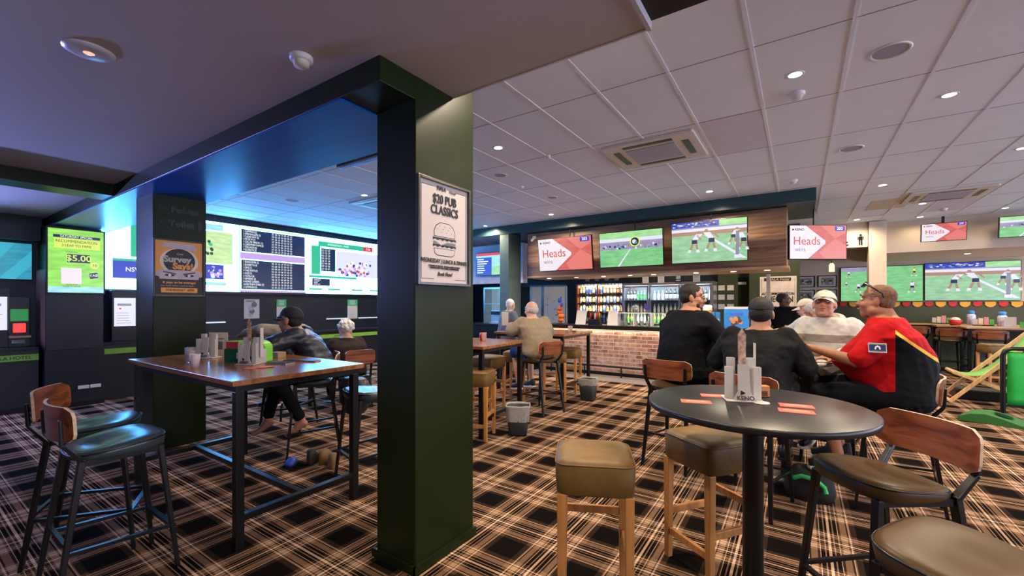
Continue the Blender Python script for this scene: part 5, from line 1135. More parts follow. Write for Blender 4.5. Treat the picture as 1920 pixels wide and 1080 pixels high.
    if P.get('beard'):
        m = MB(); E_(m, (0, .045, -.092), (.042, .040, .032)); E_(m, (.042, .022, -.066), (.024, .038, .036)); E_(m, (-.042, .022, -.066), (.024, .038, .036)); E_(m, (0, .086, -.0475), (.028, .009, .006))
        m.obj('beard', P['beard'], t, voxel=vx*.8, smooth=1, disp=.004, dscale=.012)
    if P.get('cap'):
        cm = P['cap']; m = MB(); a0 = P.get('capback', 1)
        m.lathe([(1.0, -.04), (1.0, 0)]+[(math.cos(i*math.pi/16), math.sin(i*math.pi/16)) for i in range(1, 8)]+[(0, 1.0)], 28, M=H @ Matrix.Translation((0, -.014, .040)) @ Matrix.Rotation(R_(4), 4, 'X') @ Matrix.Diagonal((.083, .101, .088, 1)))
        o = m.obj('cap', cm, t); q = o.modifiers.new('thick', 'SOLIDIFY'); q.thickness = .003
        Pv = []; Fv = []; nu = 12; bl = P.get('bill', .075)
        for i in range(nu+1):
            a_ = R_(38+104*i/nu)
            for j in range(5):
                r_ = 1+j/4*bl/.095*(math.sin((a_-R_(38))/R_(104)*math.pi)**.5); x_, y_ = .080*math.cos(a_)*(1 if j == 0 else 1+.06*j), -.014+.099*math.sin(a_)*r_
                Pv.append((x_, y_, .034-.9*x_*x_*j/1.2-.006*j))
        for i in range(nu):
            for j in range(4): a_ = i*5+j; Fv.append((a_, a_+1, a_+6, a_+5))
        v_ = MB().add(Pv, Fv, 0, True, H).obj('visor', P.get('visor', cm), o); q = v_.modifiers.new('thick', 'SOLIDIFY'); q.thickness = .004
        MB().lathe([(0, 0), (.008, 0), (.006, .005), (0, .006)], 10, M=H @ Matrix.Translation((0, -.014, .126))).obj('button', cm, o)
    if P.get('glasses'):
        up, gm, lm = P['glasses']; g0 = MB(); M_ = H @ (Matrix.Translation((0, 0, 0)) if not up else Matrix.Translation((0, -.020, .052)) @ Matrix.Rotation(R_(30), 4, 'X') @ Matrix.Scale(1.14, 4)); wt = 2.2 if up else 1
        for s_ in (-1, 1):
            g0.tube([M_ @ V((s_*.034+.026*math.cos(a_), .098-.004*math.cos(a_)**2, .006+.018*math.sin(a_))) for a_ in [i*math.pi/8 for i in range(17)]],   .0022*wt, 6)
            g0.tube([M_ @ V((s_*.060, .095, .014)), M_ @ V((s_*.079, .06, .014)), M_ @ V((s_*.081, -.01, .010)), M_ @ V((s_*.080, -.03, -.008))], .0026*wt, 6)
        g0.tube([M_ @ V((-.008, .098, .010)), M_ @ V((0, .101, .013)), M_ @ V((.008, .098, .010))], .002, 6)
        o = g0.obj('glasses', gm, t)
        for s_ in (-1, 1): MB().lathe([(0, 0), (1, 0)], 16, M=M_ @ Matrix.Translation((s_*.034, .0985, .006)) @ Matrix.Rotation(R_(90), 4, 'X') @ Matrix.Diagonal((.025, .017, 1, 1))).obj('lens', lm, o)
    return t
def cloth(n, c, r=.85, **k): return mat(n, c, r, var=.08, scale=18, spec=.12, **k)
legsit = lambda sx, kf=.44, kz=.84, af=.36, az=.36, kx=.13, ax=.10: [(sx*kx, kf, kz), (sx*ax, af, az)]
blk = cloth('black_cotton', (.0055, .006, .009)); dgr = cloth('charcoal_cotton', (.010, .010, .011)); shadowglass = mat('dark_lens', (.01, .01, .012), .08)
def red_shirt():
    m = bpy.data.materials.new('red_black_sport_shirt'); m.use_nodes = True; nt = m.node_tree; b = nt.nodes['Principled BSDF']; b.inputs['Roughness'].default_value = .8; b.inputs['Specular IOR Level'].default_value = .12
    tc = N(nt, 'ShaderNodeTexCoord'); s_ = N(nt, 'ShaderNodeSeparateXYZ'); nt.links.new(tc.outputs['Object'], s_.inputs[0])
    x, y, z = s_.outputs
    ax = math_(nt, 'ABSOLUTE', x)
    notsl = math_(nt, 'LESS_THAN', ax, .235)
    e1 = math_(nt, 'ADD', math_(nt, 'MULTIPLY', y, -1.0), .03)           # back half
    e2 = math_(nt, 'SUBTRACT', math_(nt, 'ADD', 1.285, math_(nt, 'MULTIPLY', y, .9)), z)
    low = math_(nt, 'LESS_THAN', z, 1.10)
    d = math_(nt, 'MINIMUM', e1, e2)
    blackm = math_(nt, 'MULTIPLY', math_(nt, 'GREATER_THAN', d, 0), 1.0)
    yel = math_(nt, 'MULTIPLY', math_(nt, 'LESS_THAN', math_(nt, 'ABSOLUTE', e2), .012), math_(nt, 'GREATER_THAN', e1, -.0))
    nz = N(nt, 'ShaderNodeTexNoise'); nz.inputs['Scale'].default_value = 25; nt.links.new(tc.outputs['Object'], nz.inputs['Vector'])
    red = mixc(nt, nz.outputs['Fac'], (.30, .003, .006), (.44, .006, .009))
    c = mixc(nt, blackm, red, (.006, .0065, .008)); c = mixc(nt, yel, c, (.75, .40, .06))
    nt.links.new(c, b.inputs['Base Color']); return m
def stripe_hoodie():
    m = bpy.data.materials.new('striped_hoodie'); m.use_nodes = True; nt = m.node_tree; b = nt.nodes['Principled BSDF']; b.inputs['Roughness'].default_value = .85
    tc = N(nt, 'ShaderNodeTexCoord'); s_ = N(nt, 'ShaderNodeSeparateXYZ'); nt.links.new(tc.outputs['Object'], s_.inputs[0])
    z = s_.outputs[2]; band = math_(nt, 'MULTIPLY', math_(nt, 'GREATER_THAN', z, 1.155), math_(nt, 'LESS_THAN', z, 1.225))
    c = mixc(nt, band, (.46, .44, .41), (.20, .165, .14)); nt.links.new(c, b.inputs['Base Color']); return m
brown_skin = ('brown', (.29, .125, .065)); tan_skin = ('tan', (.42, .20, .12)); pale_skin = ('pale', (.62, .36, .27)); dark_skin = ('dark', (.10, .045, .025))
dkhair = mat('dark_hair', (.010, .008, .007), .7, var=.4, scale=60); wh = mat('white_hair', (.72, .70, .66), .7, var=.15, scale=60); grey_h = mat('grey_hair', (.45, .43, .42), .7, var=.2, scale=60); stub = mat('stubble_hair', (.12, .06, .035), .8, var=.3, scale=80)
# man in red and black
px = person('large man in red and black sports shirt with sunglasses on his head, holding a phone', (.60, 4.10, 0), 82, dict(
    skin=brown_skin, girth=1.40, belly=.08, fat=.024, hip=.87, lean=(0, .09), torso=.53, voxel=.0075, look=(-4, 4, 0), head=(0, .045, 0.122), size=1.06,
    Larm=[(-.30, .235, 1.10), (-.20, .50, 1.165)], Rarm=[(.27, .17, 1.03), (.14, .40, 1.06)], Lhand=dict(n=(.35, 0, 1), curl=.35, d=(.15, 1, .18), side=-1), Rhand=dict(n=(0, 0, -1), curl=.5),
    Lleg=legsit(-1, .45, .83, .34, .37, .19, .17), Rleg=legsit(1, .44, .85, .36, .37, .17, .14), top=red_shirt(), sleeve=.88, hem=-.2, collar=mat('red_rib', (.45, .01, .012), .8), loose=.018, legs=blk, short=True, shoes=mat('black_trainer', (.015, .015, .017), .7, var=.5, scale=90), sole=white,
    hair=('crop', stub), glasses=(1, gl, shadowglass), folds=.022, shoulder=.19))
bd = MB(); bd.rect(-.048, -.032, .048, .032, 0, 0).rect(-.044, -.022, .044, .022, -.0006, 1).rect(-.044, .024, .044, .028, -.0006, 2).rect(-.044, -.028, .044, -.024, -.0006, 2)
bd.poly([(-.016, -.012), (-.014, .006), (0, .016), (.014, .006), (.016, -.012), (.008, -.012), (.007, .0), (0, .005), (-.007, .0), (-.008, -.012)], -.0012, 3)
bo = bd.obj('sleeve_badge', [mat('badge_silver', (.6, .6, .55)), mat('badge_navy', (.01, .02, .14)), mat('badge_green', (.03, .3, .08)), white], px, loc=(-.338, .12, 1.205)); bo.rotation_euler = (R_(-12), 0, R_(-90+12))
so_ = bo.modifiers.new('thick', 'SOLIDIFY'); so_.thickness = .003
ph = thing('phone', 'black mobile phone in the hand of the man in red', 'phone', (-.03, 4.105, 1.235), R_(70)); MB().prism(rr(.072, .15, .010), -.004, .004).obj('case', blackp, ph, bev=.001); ph.rotation_euler = (R_(28), R_(8), R_(78))
# man in black shirt
person('dark haired bearded man in black t-shirt and glasses seen from behind, facing the bar', (-.96, 4.36, 0), -34, dict(
    skin=tan_skin, girth=1.38, belly=.05, fat=.012, hip=.88, lean=(0, .12), torso=.56, voxel=.008, look=(-46, -2, 0), head=(0, .035, 0.127), size=1.13,
    Rarm=[(.42, .16, 1.12), (.52, .36, 1.06)], Larm=[(-.29, .20, 1.06), (-.10, .40, 1.06)], Rhand=dict(n=(-.5, 0, -.3), curl=.35, d=(-.2, .1, -1)), Lhand=dict(n=(0, 0, -1), curl=.4),
    Lleg=legsit(-1, .45, .84, .36, .37, .19, .14), Rleg=legsit(1, .45, .84, .36, .37, .19, .14), top=blk, sleeve=.82, hem=-.2, collar=blk, loose=.02, legs=blk, shoes=blackp, sole=blackp,
    hair=('short', dkhair), beard=dkhair, brow=dkhair, glasses=(0, gl, shadowglass), shoulder=.20))
person('broad person in black cap and charcoal shirt with back turned, behind leaflet stand', (-.29, 3.70, 0), -8, dict(
    skin=tan_skin, girth=1.22, belly=.04, hip=.86, lean=(0, .20), torso=.45, voxel=.008, look=(8, -4, 0), head=(0, .035, 0.122), size=1.08,
    Rarm=[(.30, .17, 1.04), (.24, .40, .98)], Larm=[(-.30, .17, 1.04), (-.22, .40, 1.06)], Lleg=legsit(-1, .44, .84, .34, .37, .17, .14), Rleg=legsit(1, .44, .84, .34, .37, .17, .14),
    top=dgr, sleeve=1.0, hem=-.22, loose=.026, legs=cloth('dark_trousers', (.02, .021, .026)), shoes=blackp, sole=blackp, hair=('short', dkhair), cap=mat('black_cap', (.010, .012, .018), .8), shoulder=.19, folds=.03))
person('smiling man in pale cap and striped cream hoodie looking upward', (.29, 5.00, 0), 160, dict(
    skin=tan_skin, girth=1.12, belly=.03, hip=.86, lean=(.03, .16), torso=.52, voxel=.008, look=(10, 16, 0), head=(.01, .04, 0.122), size=1.08, gaze=(-.002, .002),
    Rarm=[(.30, .20, 1.10), (.16, .44, 1.08)], Larm=[(-.28, .18, 1.08), (-.14, .40, 1.07)], Rhand=dict(n=(-1, 0, 0), curl=.8, d=(-.2, 1, .1), side=1), Lhand=dict(n=(0, 0, -1), curl=.4),
    Lleg=legsit(-1), Rleg=legsit(1), top=stripe_hoodie(), sleeve=2.0, hem=-.2, loose=.022, hood=mat('hood_cream', (.46, .44, .41), .85), legs=cloth('olive_trousers', (.05, .045, .035)), shoes=blackp,
    hair=('crop', grey_h), brow=grey_h, cap=mat('pale_green_cap', (.40, .43, .33), .8), visor=mat('pale_grey_visor', (.50, .48, .42), .8), shoulder=.185, folds=.03))
# navy jacket man
def puffer():
    if 'navy_puffer' in MT: return MT['navy_puffer']
    m = mat('navy_puffer', (.012, .014, .028), .42, var=.10); nt = m.node_tree; tc = N(nt, 'ShaderNodeTexCoord'); wv = N(nt, 'ShaderNodeTexWave'); wv.bands_direction = 'Z'; wv.inputs['Scale'].default_value = 4.6; wv.inputs['Distortion'].default_value = 1.2
    bp = N(nt, 'ShaderNodeBump'); bp.inputs['Strength'].default_value = .5; bp.inputs['Distance'].default_value = .008
    nt.links.new(tc.outputs['Object'], wv.inputs['Vector']); nt.links.new(wv.outputs['Fac'], bp.inputs['Height']); nt.links.new(bp.outputs[0], nt.nodes['Principled BSDF'].inputs['Normal']); return m
person('man in black cap, glasses and navy padded jacket leaning on the long timber table', (-4.04, 2.55, 0), 138, dict(
    skin=tan_skin, girth=1.08, hip=.86, lean=(.04, .24), torso=.40, voxel=.008, look=(-16, 4, 0), head=(.0, .055, 0.097), size=1.12,
    Larm=[(-.30, .40, 1.10), (-.10, .60, 1.075)], Rarm=[(.27, .46, 1.10), (.02, .60, 1.075)], Lhand=dict(n=(0, 0, -1), curl=.5), Rhand=dict(n=(0, 0, -1), curl=.4),
    Lleg=[(-.17, .36, .78), (-.10, .16, .36)], Rleg=[(.14, .42, .80), (.13, .52, .33)], foot=(0, .8, -.5), top=puffer(), sleeve=1.95, hem=-.2, loose=.03, folds=.018, fs=.09, collar=puffer(),
    legs=blk, hair=('crop', dkhair), glasses=(0, mat('silver_rim', (.5, .5, .55), .2, .8), mat('clear_lens', (.5, .5, .8), .05, alpha=.35)), cap=mat('black_cap', (.010, .012, .018), .8), shoulder=.19))
person('person in cream jumper reaching along behind the navy jacket man', (-5.00, 2.96, 0), 118, dict(
    skin=tan_skin, girth=1.0, hip=.84, lean=(0, .20), torso=.40, voxel=.010, look=(-10, -5, 0), head=(0, .04, 0.112),
    Larm=[(-.25, .40, 1.20), (-.12, .70, 1.14)], Rarm=[(.26, .36, 1.15), (.10, .55, 1.1)], Lleg=legsit(-1), Rleg=legsit(1), top=cloth('cream_wool', (.50, .42, .33)), sleeve=1.95, loose=.022, legs=dgr, hair=('short', dkhair), shoes=blackp))
person('person with curly white hair in brown jumper with back turned, seated low', (-5.50, 3.93, 0), 78, dict(
    skin=pale_skin, girth=1.30, hip=.53, size=1.15, lean=(0, .12), torso=.47, voxel=.010, look=(0, -14, 0), head=(0, .04, 0.102),
    Larm=[(-.28, .16, .80), (-.20, .42, .78)], Rarm=[(.28, .16, .80), (.18, .42, .78)], Lleg=[(-.12, .42, .53), (-.12, .42, .11)], Rleg=[(.12, .42, .53), (.12, .42, .11)],
    top=cloth('brown_jumper', (.040, .030, .026)), sleeve=1.95, loose=.022, legs=dgr, hair=('curly', wh), shoes=blackp))
person('balding man in beige jacket and blue shorts seen from behind at the table', (-3.05, 5.22, 0), 62, dict(
    skin=pale_skin, girth=1.25, belly=.03, hip=.84, lean=(0, .16), torso=.46, voxel=.009, look=(18, -2, 0), head=(0, .035, 0.122), size=1.06,
    Larm=[(-.31, .22, 1.12), (-.20, .44, 1.17)], Rarm=[(.30, .2, 1.08), (.18, .42, 1.08)], Lleg=[(-.15, .42, .80), (-.15, .30, .36)], Rleg=legsit(1), top=cloth('beige_jacket', (.30, .235, .165)), sleeve=1.95, hem=-.2, loose=.035, folds=.016,
    collar=MT['beige_jacket'] if 'beige_jacket' in MT else None, legs=cloth('blue_shorts', (.02, .04, .12)), short=True, shoes=mat('navy_shoe', (.02, .025, .04), .7), hair=('ring', grey_h)))
person('old man in grey blue jacket with red scarf standing at the bar end', (-4.70, 6.80, 0), -28, dict(
    skin=pale_skin, girth=1.1, hip=.86, lean=(0, .08), torso=.50, voxel=.012, look=(20, -6, 0), head=(0, .03, 0.122),
    Larm=[(-.27, .10, 1.08), (-.20, .34, 1.12)], Rarm=[(.27, .10, 1.08), (.2, .34, 1.12)], Lleg=[(-.10, .02, .46), (-.10, 0, .09)], Rleg=[(.10, .02, .46), (.10, 0, .09)], foot=(0, 1, -.05), top=cloth('slate_jacket', (.13, .15, .20)), sleeve=1.95, hem=-.2, loose=.025,
    collar=cloth('red_scarf', (.40, .02, .03)), legs=dgr, hair=('crop', wh), shoes=blackp, sole=blackp))
person('white haired man leaning at the bar end, holding a glass of beer', (.28, 7.05, 0), 60, dict(
    skin=pale_skin, girth=1.0, hip=.84, lean=(0, .20), torso=.50, voxel=.012, look=(16, -14, 0), head=(0, .05, 0.112), size=1.05,
    Larm=[(-.24, .34, 1.12), (-.14, .52, 1.13)], Rarm=[(.25, .3, 1.1), (.1, .5, 1.12)], Lleg=[(-.10, .06, .45), (-.10, 0, .09)], Rleg=[(.10, .06, .45), (.10, 0, .09)], foot=(0, 1, -.05), top=cloth('white_patterned_shirt', (.45, .46, .48)), sleeve=1.3, loose=.02, legs=dgr, hair=('crop', wh), shoes=blackp, cap=mat('cream_cap', (.6, .52, .42), .8)))
person('hunched person in dark brown jacket behind the striped hoodie man', (.50, 6.25, 0), 60, dict(
    skin=tan_skin, girth=1.25, hip=.86, lean=(0, .34), torso=.50, voxel=.012, look=(0, -30, 0), head=(0, .08, 0.072),
    Larm=[(-.28, .36, 1.05), (-.16, .52, 1.02)], Rarm=[(.28, .36, 1.05), (.16, .52, 1.02)], Lleg=[(-.12, .06, .45), (-.12, 0, .09)], Rleg=[(.12, .06, .45), (.12, 0, .09)], foot=(0, 1, -.05), top=cloth('dark_brown_jacket', (.022, .017, .016)), sleeve=1.95, loose=.035, legs=dgr, hair=('short', grey_h), shoes=blackp))
person('dark haired bar worker in black standing before the check in sign', (-.22, 9.35, 0), 150, dict(
    skin=dark_skin, girth=1.05, hip=.93, lean=(0, .03), torso=.52, voxel=.012, look=(120, -4, 0), head=(0, .02, 0.127), size=1.05,
    Larm=[(-.26, .04, 1.10), (-.22, .26, 1.10)], Rarm=[(.26, .04, 1.10), (.22, .26, 1.10)], Lleg=[(-.10, .02, .50), (-.10, 0, .09)], Rleg=[(.10, .02, .50), (.10, 0, .09)], foot=(0, 1, -.05), top=blk, sleeve=.7, loose=.02, legs=blk, hair=('short', dkhair), shoes=blackp))

# ---------------------------------------------------------------- things on the tables
orc = mat('coral_card', (.80, .12, .07), .5, var=.05)
def card(x, y, z, deg, label, w_=.135, h=.075, cat='card'):
    o = MB().prism(rr(w_, h, .004), 0, .0012).rect(0, 0, 0, 0, 0).obj('promo_card', [orc], loc=(x, y, z), rz=R_(deg)); o.data.name = 'promo_card'
    t = MB(); t.box((-w_*.36, -.003, .0013), (w_*.36, .003, .0018)).box((-w_*.30, .014, .0013), (w_*.30, .018, .0018)).obj('print', mat('card_print', (.95, .55, .4), .5), o)
    tag(o, label, cat, None)
import math as _m
def uv(px, py, z):   # floor plan point seen at a photo pixel, at height z
    t_ = (EYE-z)*806.7/(py-570); l = (px-960)/806.7; s_, c_ = math.sin(YAW), math.cos(YAW)
    return (t_*(-s_+c_*l), t_*(c_+s_*l))
for (x_, y_), dg, l in ((uv(1305, 753, 1.031), 18, 'coral card on the round black table, foremost of the pair by leaflet stand'), (uv(1341, 742, 1.031), 18, 'coral card on the round black table, tucked against the leaflet stand'),
                        (uv(1493, 761, 1.031), 10, 'coral card on round black table, farther one of the pair nearest walnut chair'), (uv(1493, 771, 1.031), 8, 'coral card on round black table, nearer one of the pair nearest walnut chair')):
    card(x_, y_, 1.0305, dg, l)
def stand(label, x, y, z, deg, s_=1.0, tall=True):
    t = thing('leaflet_stand', label, 'leaflet stand', (x, y, z), R_(deg))
    pl = mat('grey_holder', (.52, .50, .47), .35)
    MB().box((-.085*s_, -.065*s_, 0), (.085*s_, .065*s_, .008)).obj('base', pl, t, bev=.003)
    MB().prism([(-.05*s_, .0), (.05*s_, .0), (.028*s_, .04), (.024*s_, .17), (-.024*s_, .17), (-.028*s_, .04)], -.004, .004, M=Matrix.Translation((0, -.042*s_, .0085)) @ Matrix.Rotation(R_(90-8), 4, 'X')).obj('front_upright', pl, t)
    text('KENO', .028*s_, -.0, .008+.012, -.0635*s_, ink, t, 'logo_lettering', bold=.0008).rotation_euler = (R_(60), 0, 0)
    MB().add([(-.018, -.051, .055), (-.018, -.047, .030), (.004, -.049, .043)], [(0, 1, 2)]).obj('logo_mark', ink, t)
    for k, (dx, dy, h) in enumerate(((-.062, -.01, .155), (-.045, .028, .195), (.045, .028, .195), (.062, -.01, .155))):
        c_ = MB()
        for q in range(7): c_.box((dx*s_-.017, dy-.014+q*.004, .0085), (dx*s_+.017, dy-.0115+q*.004, .0085+h-.003*(q % 3)))
        c_.obj('coupon_pad', paper, t)
    for q in range(12): pass
    if tall:
        MB().add([(-.016, 0, .06), (.016, 0, .06), (.016, .002, .06), (-.016, .002, .06), (-.018, 0, .32), (.018, 0, .32), (.018, .002, .32), (-.018, .002, .32), (0, 0, .35), (0, .002, .35)],
                 [(0, 1, 5, 8, 4), (3, 7, 9, 6, 2), (0, 4, 7, 3), (1, 2, 6, 5), (4, 8, 9, 7), (5, 6, 9, 8), (0, 3, 2, 1)]).obj('pen_card', mat('mottled_card', (.48, .33, .24), .6, var=.6, scale=40), t)
        MB().box((.068, .03, .05), (.070, .066, .275)).obj('side_card', paper, t)
    return t
a_ = uv(1390, 752, 1.03); stand('grey leaflet stand with coupon pads on the round black table', a_[0], a_[1]+.03, 1.0305, 20)
a_ = uv(1422, 748, 1.03); t = thing('wooden_block', 'small orange wooden block behind the leaflet stand', 'block', (a_[0]+.01, a_[1]+.08, 1.0305), R_(28)); MB().box((-.03, -.02, 0), (.03, .02, .055)).obj('block', wood('block_wood', (.5, .2, .05), (.65, .3, .1)), t, bev=.003); MB().box((-.012, -.0205, .006), (.018, -.0201, .03)).obj('print', mat('block_print', (.12, .04, .02)), t)
a_ = uv(1421, 757, 1.03); o = MB().lathe([(0, 0), (.036, 0), (.036, .004), (0, .004)], 28).obj('coaster', mat('cream_coaster', (.75, .66, .58), .7, var=.15, scale=30), loc=(a_[0]+.012, a_[1]+.02, 1.0305)); tag(o, 'round cream coaster beside the leaflet stand on round black table', 'coaster')
T1 = 1.0405
a_ = uv(389, 671, 1.04); stand('grey leaflet stand farther from viewer on the long timber table', a_[0], a_[1], T1, 35, tall=False)
t = thing('menu_card', 'cream menu card standing behind the farther leaflet stand', 'menu', (a_[0]-.04, a_[1]+.10, T1), R_(30)); MB().box((-.085, -.002, 0), (.085, .002, .21)).obj('card', mat('menu_cream', (.62, .55, .42), .6, var=.15, scale=14), t); MB().rect(-.05, .06, .04, .13, -.003).rect(-.03, .15, .05, .16, -.003).obj('print', MT['print_dark'], t)
a_ = uv(467, 683, 1.04); stand('grey leaflet stand nearer the viewer with pens, on long timber table', a_[0], a_[1], T1, 28, .9)
m = MB(); 
for k in range(7): m.tube([(.01*k-.03, -.01, .0), (.012*k-.036+.01*math.sin(k*2), -.012, .13)], .003, 6)
t = thing('pen_holder', 'small grey pot of betting pens on the long timber table', 'pen pot', (a_[0]-.015, a_[1]-.012+.10, T1)); MB().box((-.04, -.03, 0), (.04, .03, .11)).obj('pot', MT['grey_holder'], t, bev=.003); m.obj('pens', blackp, t, loc=(0, 0, .10))
a_ = uv(441, 678, 1.04); t = thing('betting_box', 'dark green box of betting slips with lime lid on long table', 'box', (a_[0], a_[1]+.05, T1), R_(30))
dg = mat('deep_green_plastic', (.008, .12, .06), .35)
MB().box((-.10, -.07, 0), (.10, .07, .105)).obj('box', dg, t, bev=.005); MB().box((-.03, .0705, .0), (.13, .078, .17)).obj('lime_panel', mat('lime_plastic', (.15, .55, .06), .4), t, bev=.003)
MB().cbox((.03, -.0715, .05), (.05, .002, .045)).obj('white_logo', paper, t); text('TAB', .022, .03, .05, -.0735, mat('logo_blue', (.03, .08, .3)), t)
for k, (c_, h) in enumerate((('leaf_red', .16), ('leaf_pink', .15), ('leaf_white', .135), ('leaf_blue', .12))): MB().box((-.085, -.045+k*.018-.02, .02), (.02, -.042+k*.018-.02, h)).obj('leaflet', mat(c_, {'leaf_red': (.6, .06, .08), 'leaf_pink': (.7, .3, .35), 'leaf_white': (.7, .7, .72), 'leaf_blue': (.2, .2, .4)}[c_], .5), t)
t = thing('green_dispenser', 'rounded lime green dispenser beside dark green betting box', 'dispenser', (a_[0]+.16, a_[1]+.115, T1), R_(30)); MB().prism([(.075*math.cos(x/10*math.pi), .11+.06*math.sin(x/10*math.pi)) for x in range(11)]+[(-.075, 0), (.075, 0)], -.05, .05, M=Matrix.Rotation(R_(90), 4, 'X')).obj('shell', MT['lime_plastic'], t, bev=.008); MB().box((-.05, -.052, .03), (.05, -.0505, .09)).obj('slot', dg, t)
a_ = uv(357, 680, 1.04); glass(a_[0], a_[1], T1, 'plastic water cup standing alone near the far end of the long table', .12, .038, mat('pale_drink', (.6, .55, .55), .1))
a_ = uv(366, 690, 1.04); t = thing('cup', 'tall pale paper cup on the long timber table', 'cup', (a_[0], a_[1], T1)); MB().lathe([(0, 0), (.022, 0), (.034, .10), (.030, .10), (.019, .005)], 20).obj('cup', mat('blush_cup', (.70, .55, .58), .5), t)
a_ = uv(510, 672, 1.04); t = thing('napkin_box', 'small brown box by the sleeve of the navy jacket man', 'box', (a_[0], a_[1]+.05, T1), R_(10)); MB().box((-.05, -.04, 0), (.05, .04, .05)).obj('box', mat('brown_card', (.28, .19, .12), .7), t, bev=.002)
a_ = uv(525, 682, 1.04); t = thing('tablet', 'flat tablet with pale edge lying on the long timber table', 'tablet', (a_[0], a_[1], T1), R_(20)); MB().prism(rr(.20, .10, .01), 0, .010).obj('case', chrome, t); MB().prism(rr(.19, .09, .008), .0105, .012).obj('screen', blackp, t)
a_ = uv(562, 678, 1.04); t = thing('folded_newspaper', 'thin brown folder lying beside the tablet on the table', 'folder', (a_[0], a_[1]+.02, T1), R_(25)); MB().box((-.14, -.04, 0), (.14, .04, .008)).obj('cover', mat('tan_folder', (.4, .22, .1), .5), t); MB().box((-.135, -.045, .0085), (.13, .03, .012)).obj('upper_sheet', blackp, t)
for k in range(3):
    a_ = uv(470+14*k, 691-k, 1.04); card(a_[0], a_[1], T1+.0016*k, 20+25*k, ['coral card under the others on long table', 'coral card in the middle of three on long table', 'coral card lying on top of others on long table'][k], .11, .06)
# table behind pillar and by the bar
t = thing('red_jar', 'red glass candle jar on the timber table past the pillar', 'jar', (-3.42, 4.42, 1.0305)); MB().lathe([(0, 0), (.03, .002), (.042, .04), (.04, .08), (.028, .10), (0, .10)], 20).obj('jar', mat('red_glass', (.45, .02, .015), .15), t)
t = thing('black_basket', 'black basket of cutlery and green leaves on timber table past the pillar', 'basket', (-3.55, 4.15, 1.0305), R_(10)); MB().loft([((0, 0, 0), .11, .09), ((0, 0, .12), .14, .11)], 26, e=4).obj('basket', mat('woven_black', (.02, .018, .016), .7, bump=.6, scale=60), t)
for i in range(10): MB().ell((random.uniform(-.08, .08), random.uniform(-.06, .06), .14+random.uniform(0, .05)), (.03, .022, .014)).obj('cutlery_roll', MT['green_turf'] if i % 3 == 0 else (chrome if i % 3 == 1 else blackp), t)
glass(-3.30, 4.30, 1.0305, 'small clear tumbler beside the red jar'); glass(-3.24, 6.62, 1.0305, 'small clear glass on the table before the brick bar', .10, .045)
t = thing('paper_sheet', 'sheet of paper held up by the beige jacket man', 'paper', (-3.66, 5.28, 1.28), R_(30)); MB().box((-.05, -.001, -.10), (.05, .001, .10)).obj('sheet', paper, t)
# men's table
glass(.02, 4.53, 1.0305, 'glass of dark cola in front of the striped hoodie man', .12, .038, cola); glass(-.12, 4.60, 1.0305, 'glass of red drink on the men s table', .11, .034, mat('red_drink', (.5, .03, .03), .2)).__setitem__('label', 'glass of red drink on the table of the four men')
glass(-.22, 4.27, 1.0305, 'clear tumbler in front of the person in black cap', .12, .036)
glass(-.15, 7.40, 1.0505, 'glass of beer by the white haired man', .14, .038, beer)
# side bar ledge at the end of the counter
bl = thing('bar_ledge', 'pale timber ledge where the white haired man leans', 'ledge', (0, 0, 0)); MB().box((-.42, 7.15, 1.015), (.12, 7.75, 1.05)).obj('top', paletop, bl, bev=.004)
for x_, y_ in ((-.36, 7.22), (.06, 7.22), (-.36, 7.68), (.06, 7.68)): MB().box((x_-.02, y_-.02, 0), (x_+.02, y_+.02, 1.014)).obj('leg', black, bl)
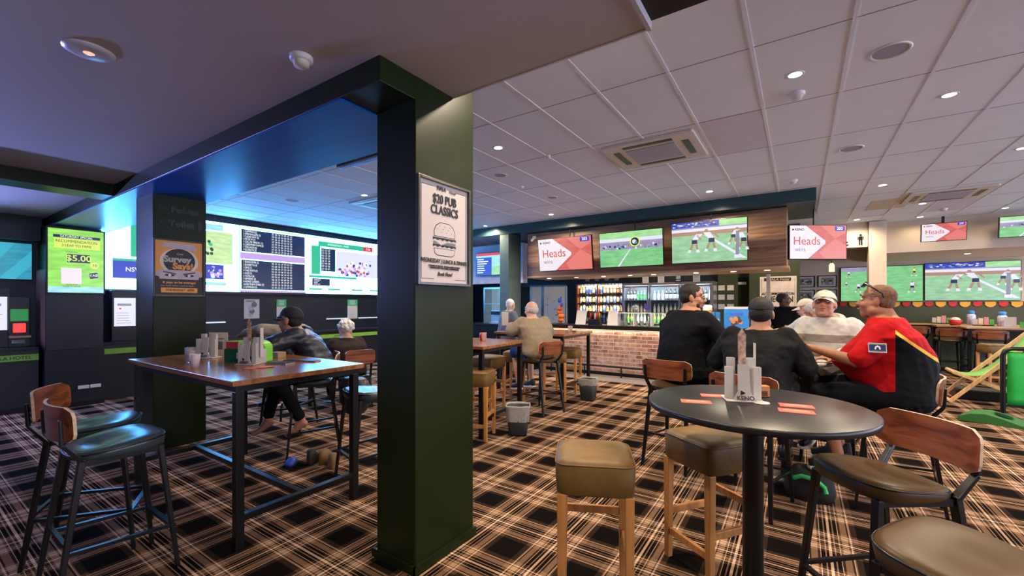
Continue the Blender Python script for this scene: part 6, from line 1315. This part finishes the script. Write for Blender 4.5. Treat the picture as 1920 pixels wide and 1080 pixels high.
# far tables clutter
def far(label, x, y, z, kind):
    t = thing({'c': 'card_rack', 'b': 'red_bowl', 'd': 'drink_bottle', 'p': 'leaflet_display'}[kind], label, {'c': 'rack', 'b': 'bowl', 'd': 'bottle', 'p': 'display'}[kind], (x, y, z), R_(-15))
    if kind == 'c':
        MB().box((-.16, -.05, 0), (.16, .05, .02)).obj('tray', blackp, t)
        for i in range(4): MB().box((-.15+i*.08, -.03+.01*(i % 2), .0205), (-.08+i*.08, -.02+.01*(i % 2), .14+.05*((i*7) % 3)/2)).obj('card', [paper, LB, mat('leaf_pink', (.7, .3, .35)), LB4][i], t)
    if kind == 'b': MB().lathe([(0, 0), (.08, 0), (.12, .12), (.105, .12), (.07, .01), (0, .01)], 24).obj('bowl', mat('red_plastic', (.50, .015, .02), .4), t); MB().ell((0, 0, .11), (.09, .09, .07)).obj('condiments', paper, t)
    if kind == 'd': MB().lathe([(0, 0), (.075, 0), (.075, .2), (.05, .23), (0, .23)], 20).obj('body', mat('lilac_label', (.5, .5, .68), .4, var=.4, scale=30), t); MB().lathe([(.05, .2305), (.06, .29), (.04, .31), (0, .31)], 18).obj('lid', blu, t)
    if kind == 'p': MB().box((-.22, 0, 0), (-.06, .01, .21)).box((.05, .02, 0), (.24, .03, .24)).obj('board', paper, t); MB().box((-.02, -.04, 0), (.14, -.03, .12)).obj('green_card', LB4, t); MB().ell((.20, -.06, .05), (.09, .05, .05)).obj('green_bowl', dg, t)
far('rack of upright cards on the farthest pale table, nearest the man in red', 2.75, 13.98, 1.0405, 'c'); far('rack of pink and cream cards on the middle pale table', 3.28, 13.35, 1.0305, 'c')
far('red bowl of condiments on the middle pale table', 2.85, 13.35, 1.0305, 'b'); far('tall lilac bottle with blue lid on the pale tables', 3.55, 13.3, 1.0305, 'd'); far('blue topped bottle behind the red bowl on farthest pale table', 3.25, 14.0, 1.0405, 'd')
far('white boards with green card on pale table nearest the deck chair', 3.62, 12.62, 1.0305, 'p')
t = thing('sauce_caddy', 'red sauce caddy on stool height behind the deck chair', 'caddy', (3.55, 11.9, 0)); MB().box((-.2, -.2, 0), (.2, .2, .74)).obj('crate', black, t); MB().loft([((0, 0, .741), .07, .06), ((0, 0, .84), .09, .08)], 20).obj('bowl', MT['red_plastic'], t)
for k in range(2): MB().lathe([(0, .8), (.02, .8), (.02, .92), (.006, .97), (0, .97)], 12, c=(-.03+.06*k, 0, 0)).obj('sauce_bottle', paper, t)
t = thing('bin_dark', 'low black tray on the carpet beneath the deck chair', 'tray', (2.35, 9.75, 0)); t.name = 'floor_tray'; MB().box((-.3, -.2, 0), (.3, .2, .16)).obj('tray', blackp, t, bev=.02)
for l in [l for l in bpy.data.lights]: pass
# unused helper for an added coloured spot washing the beam and pillar faces
def wash(x, y, z, e, col, tx, ty, size=.12, label='', ang=110):
    t = thing('wash_light', label, 'light fitting', (x, y, z)); MB().lathe([(0, -.06), (.05, -.06), (.055, 0), (0, 0)], 18).obj('housing', blackp, t)
    ld = bpy.data.lights.new('wash_beam', 'SPOT'); ld.energy = e; ld.color = col; ld.spot_size = R_(ang); ld.spot_blend = 1; ld.shadow_soft_size = size
    lo = bpy.data.objects.new('wash_beam', ld); C.objects.link(lo); lo.parent = t; lo.location = (0, 0, -.08)
    d_ = V((tx, ty, -1)); lo.rotation_euler = d_.to_track_quat('-Z', 'Y').to_euler()
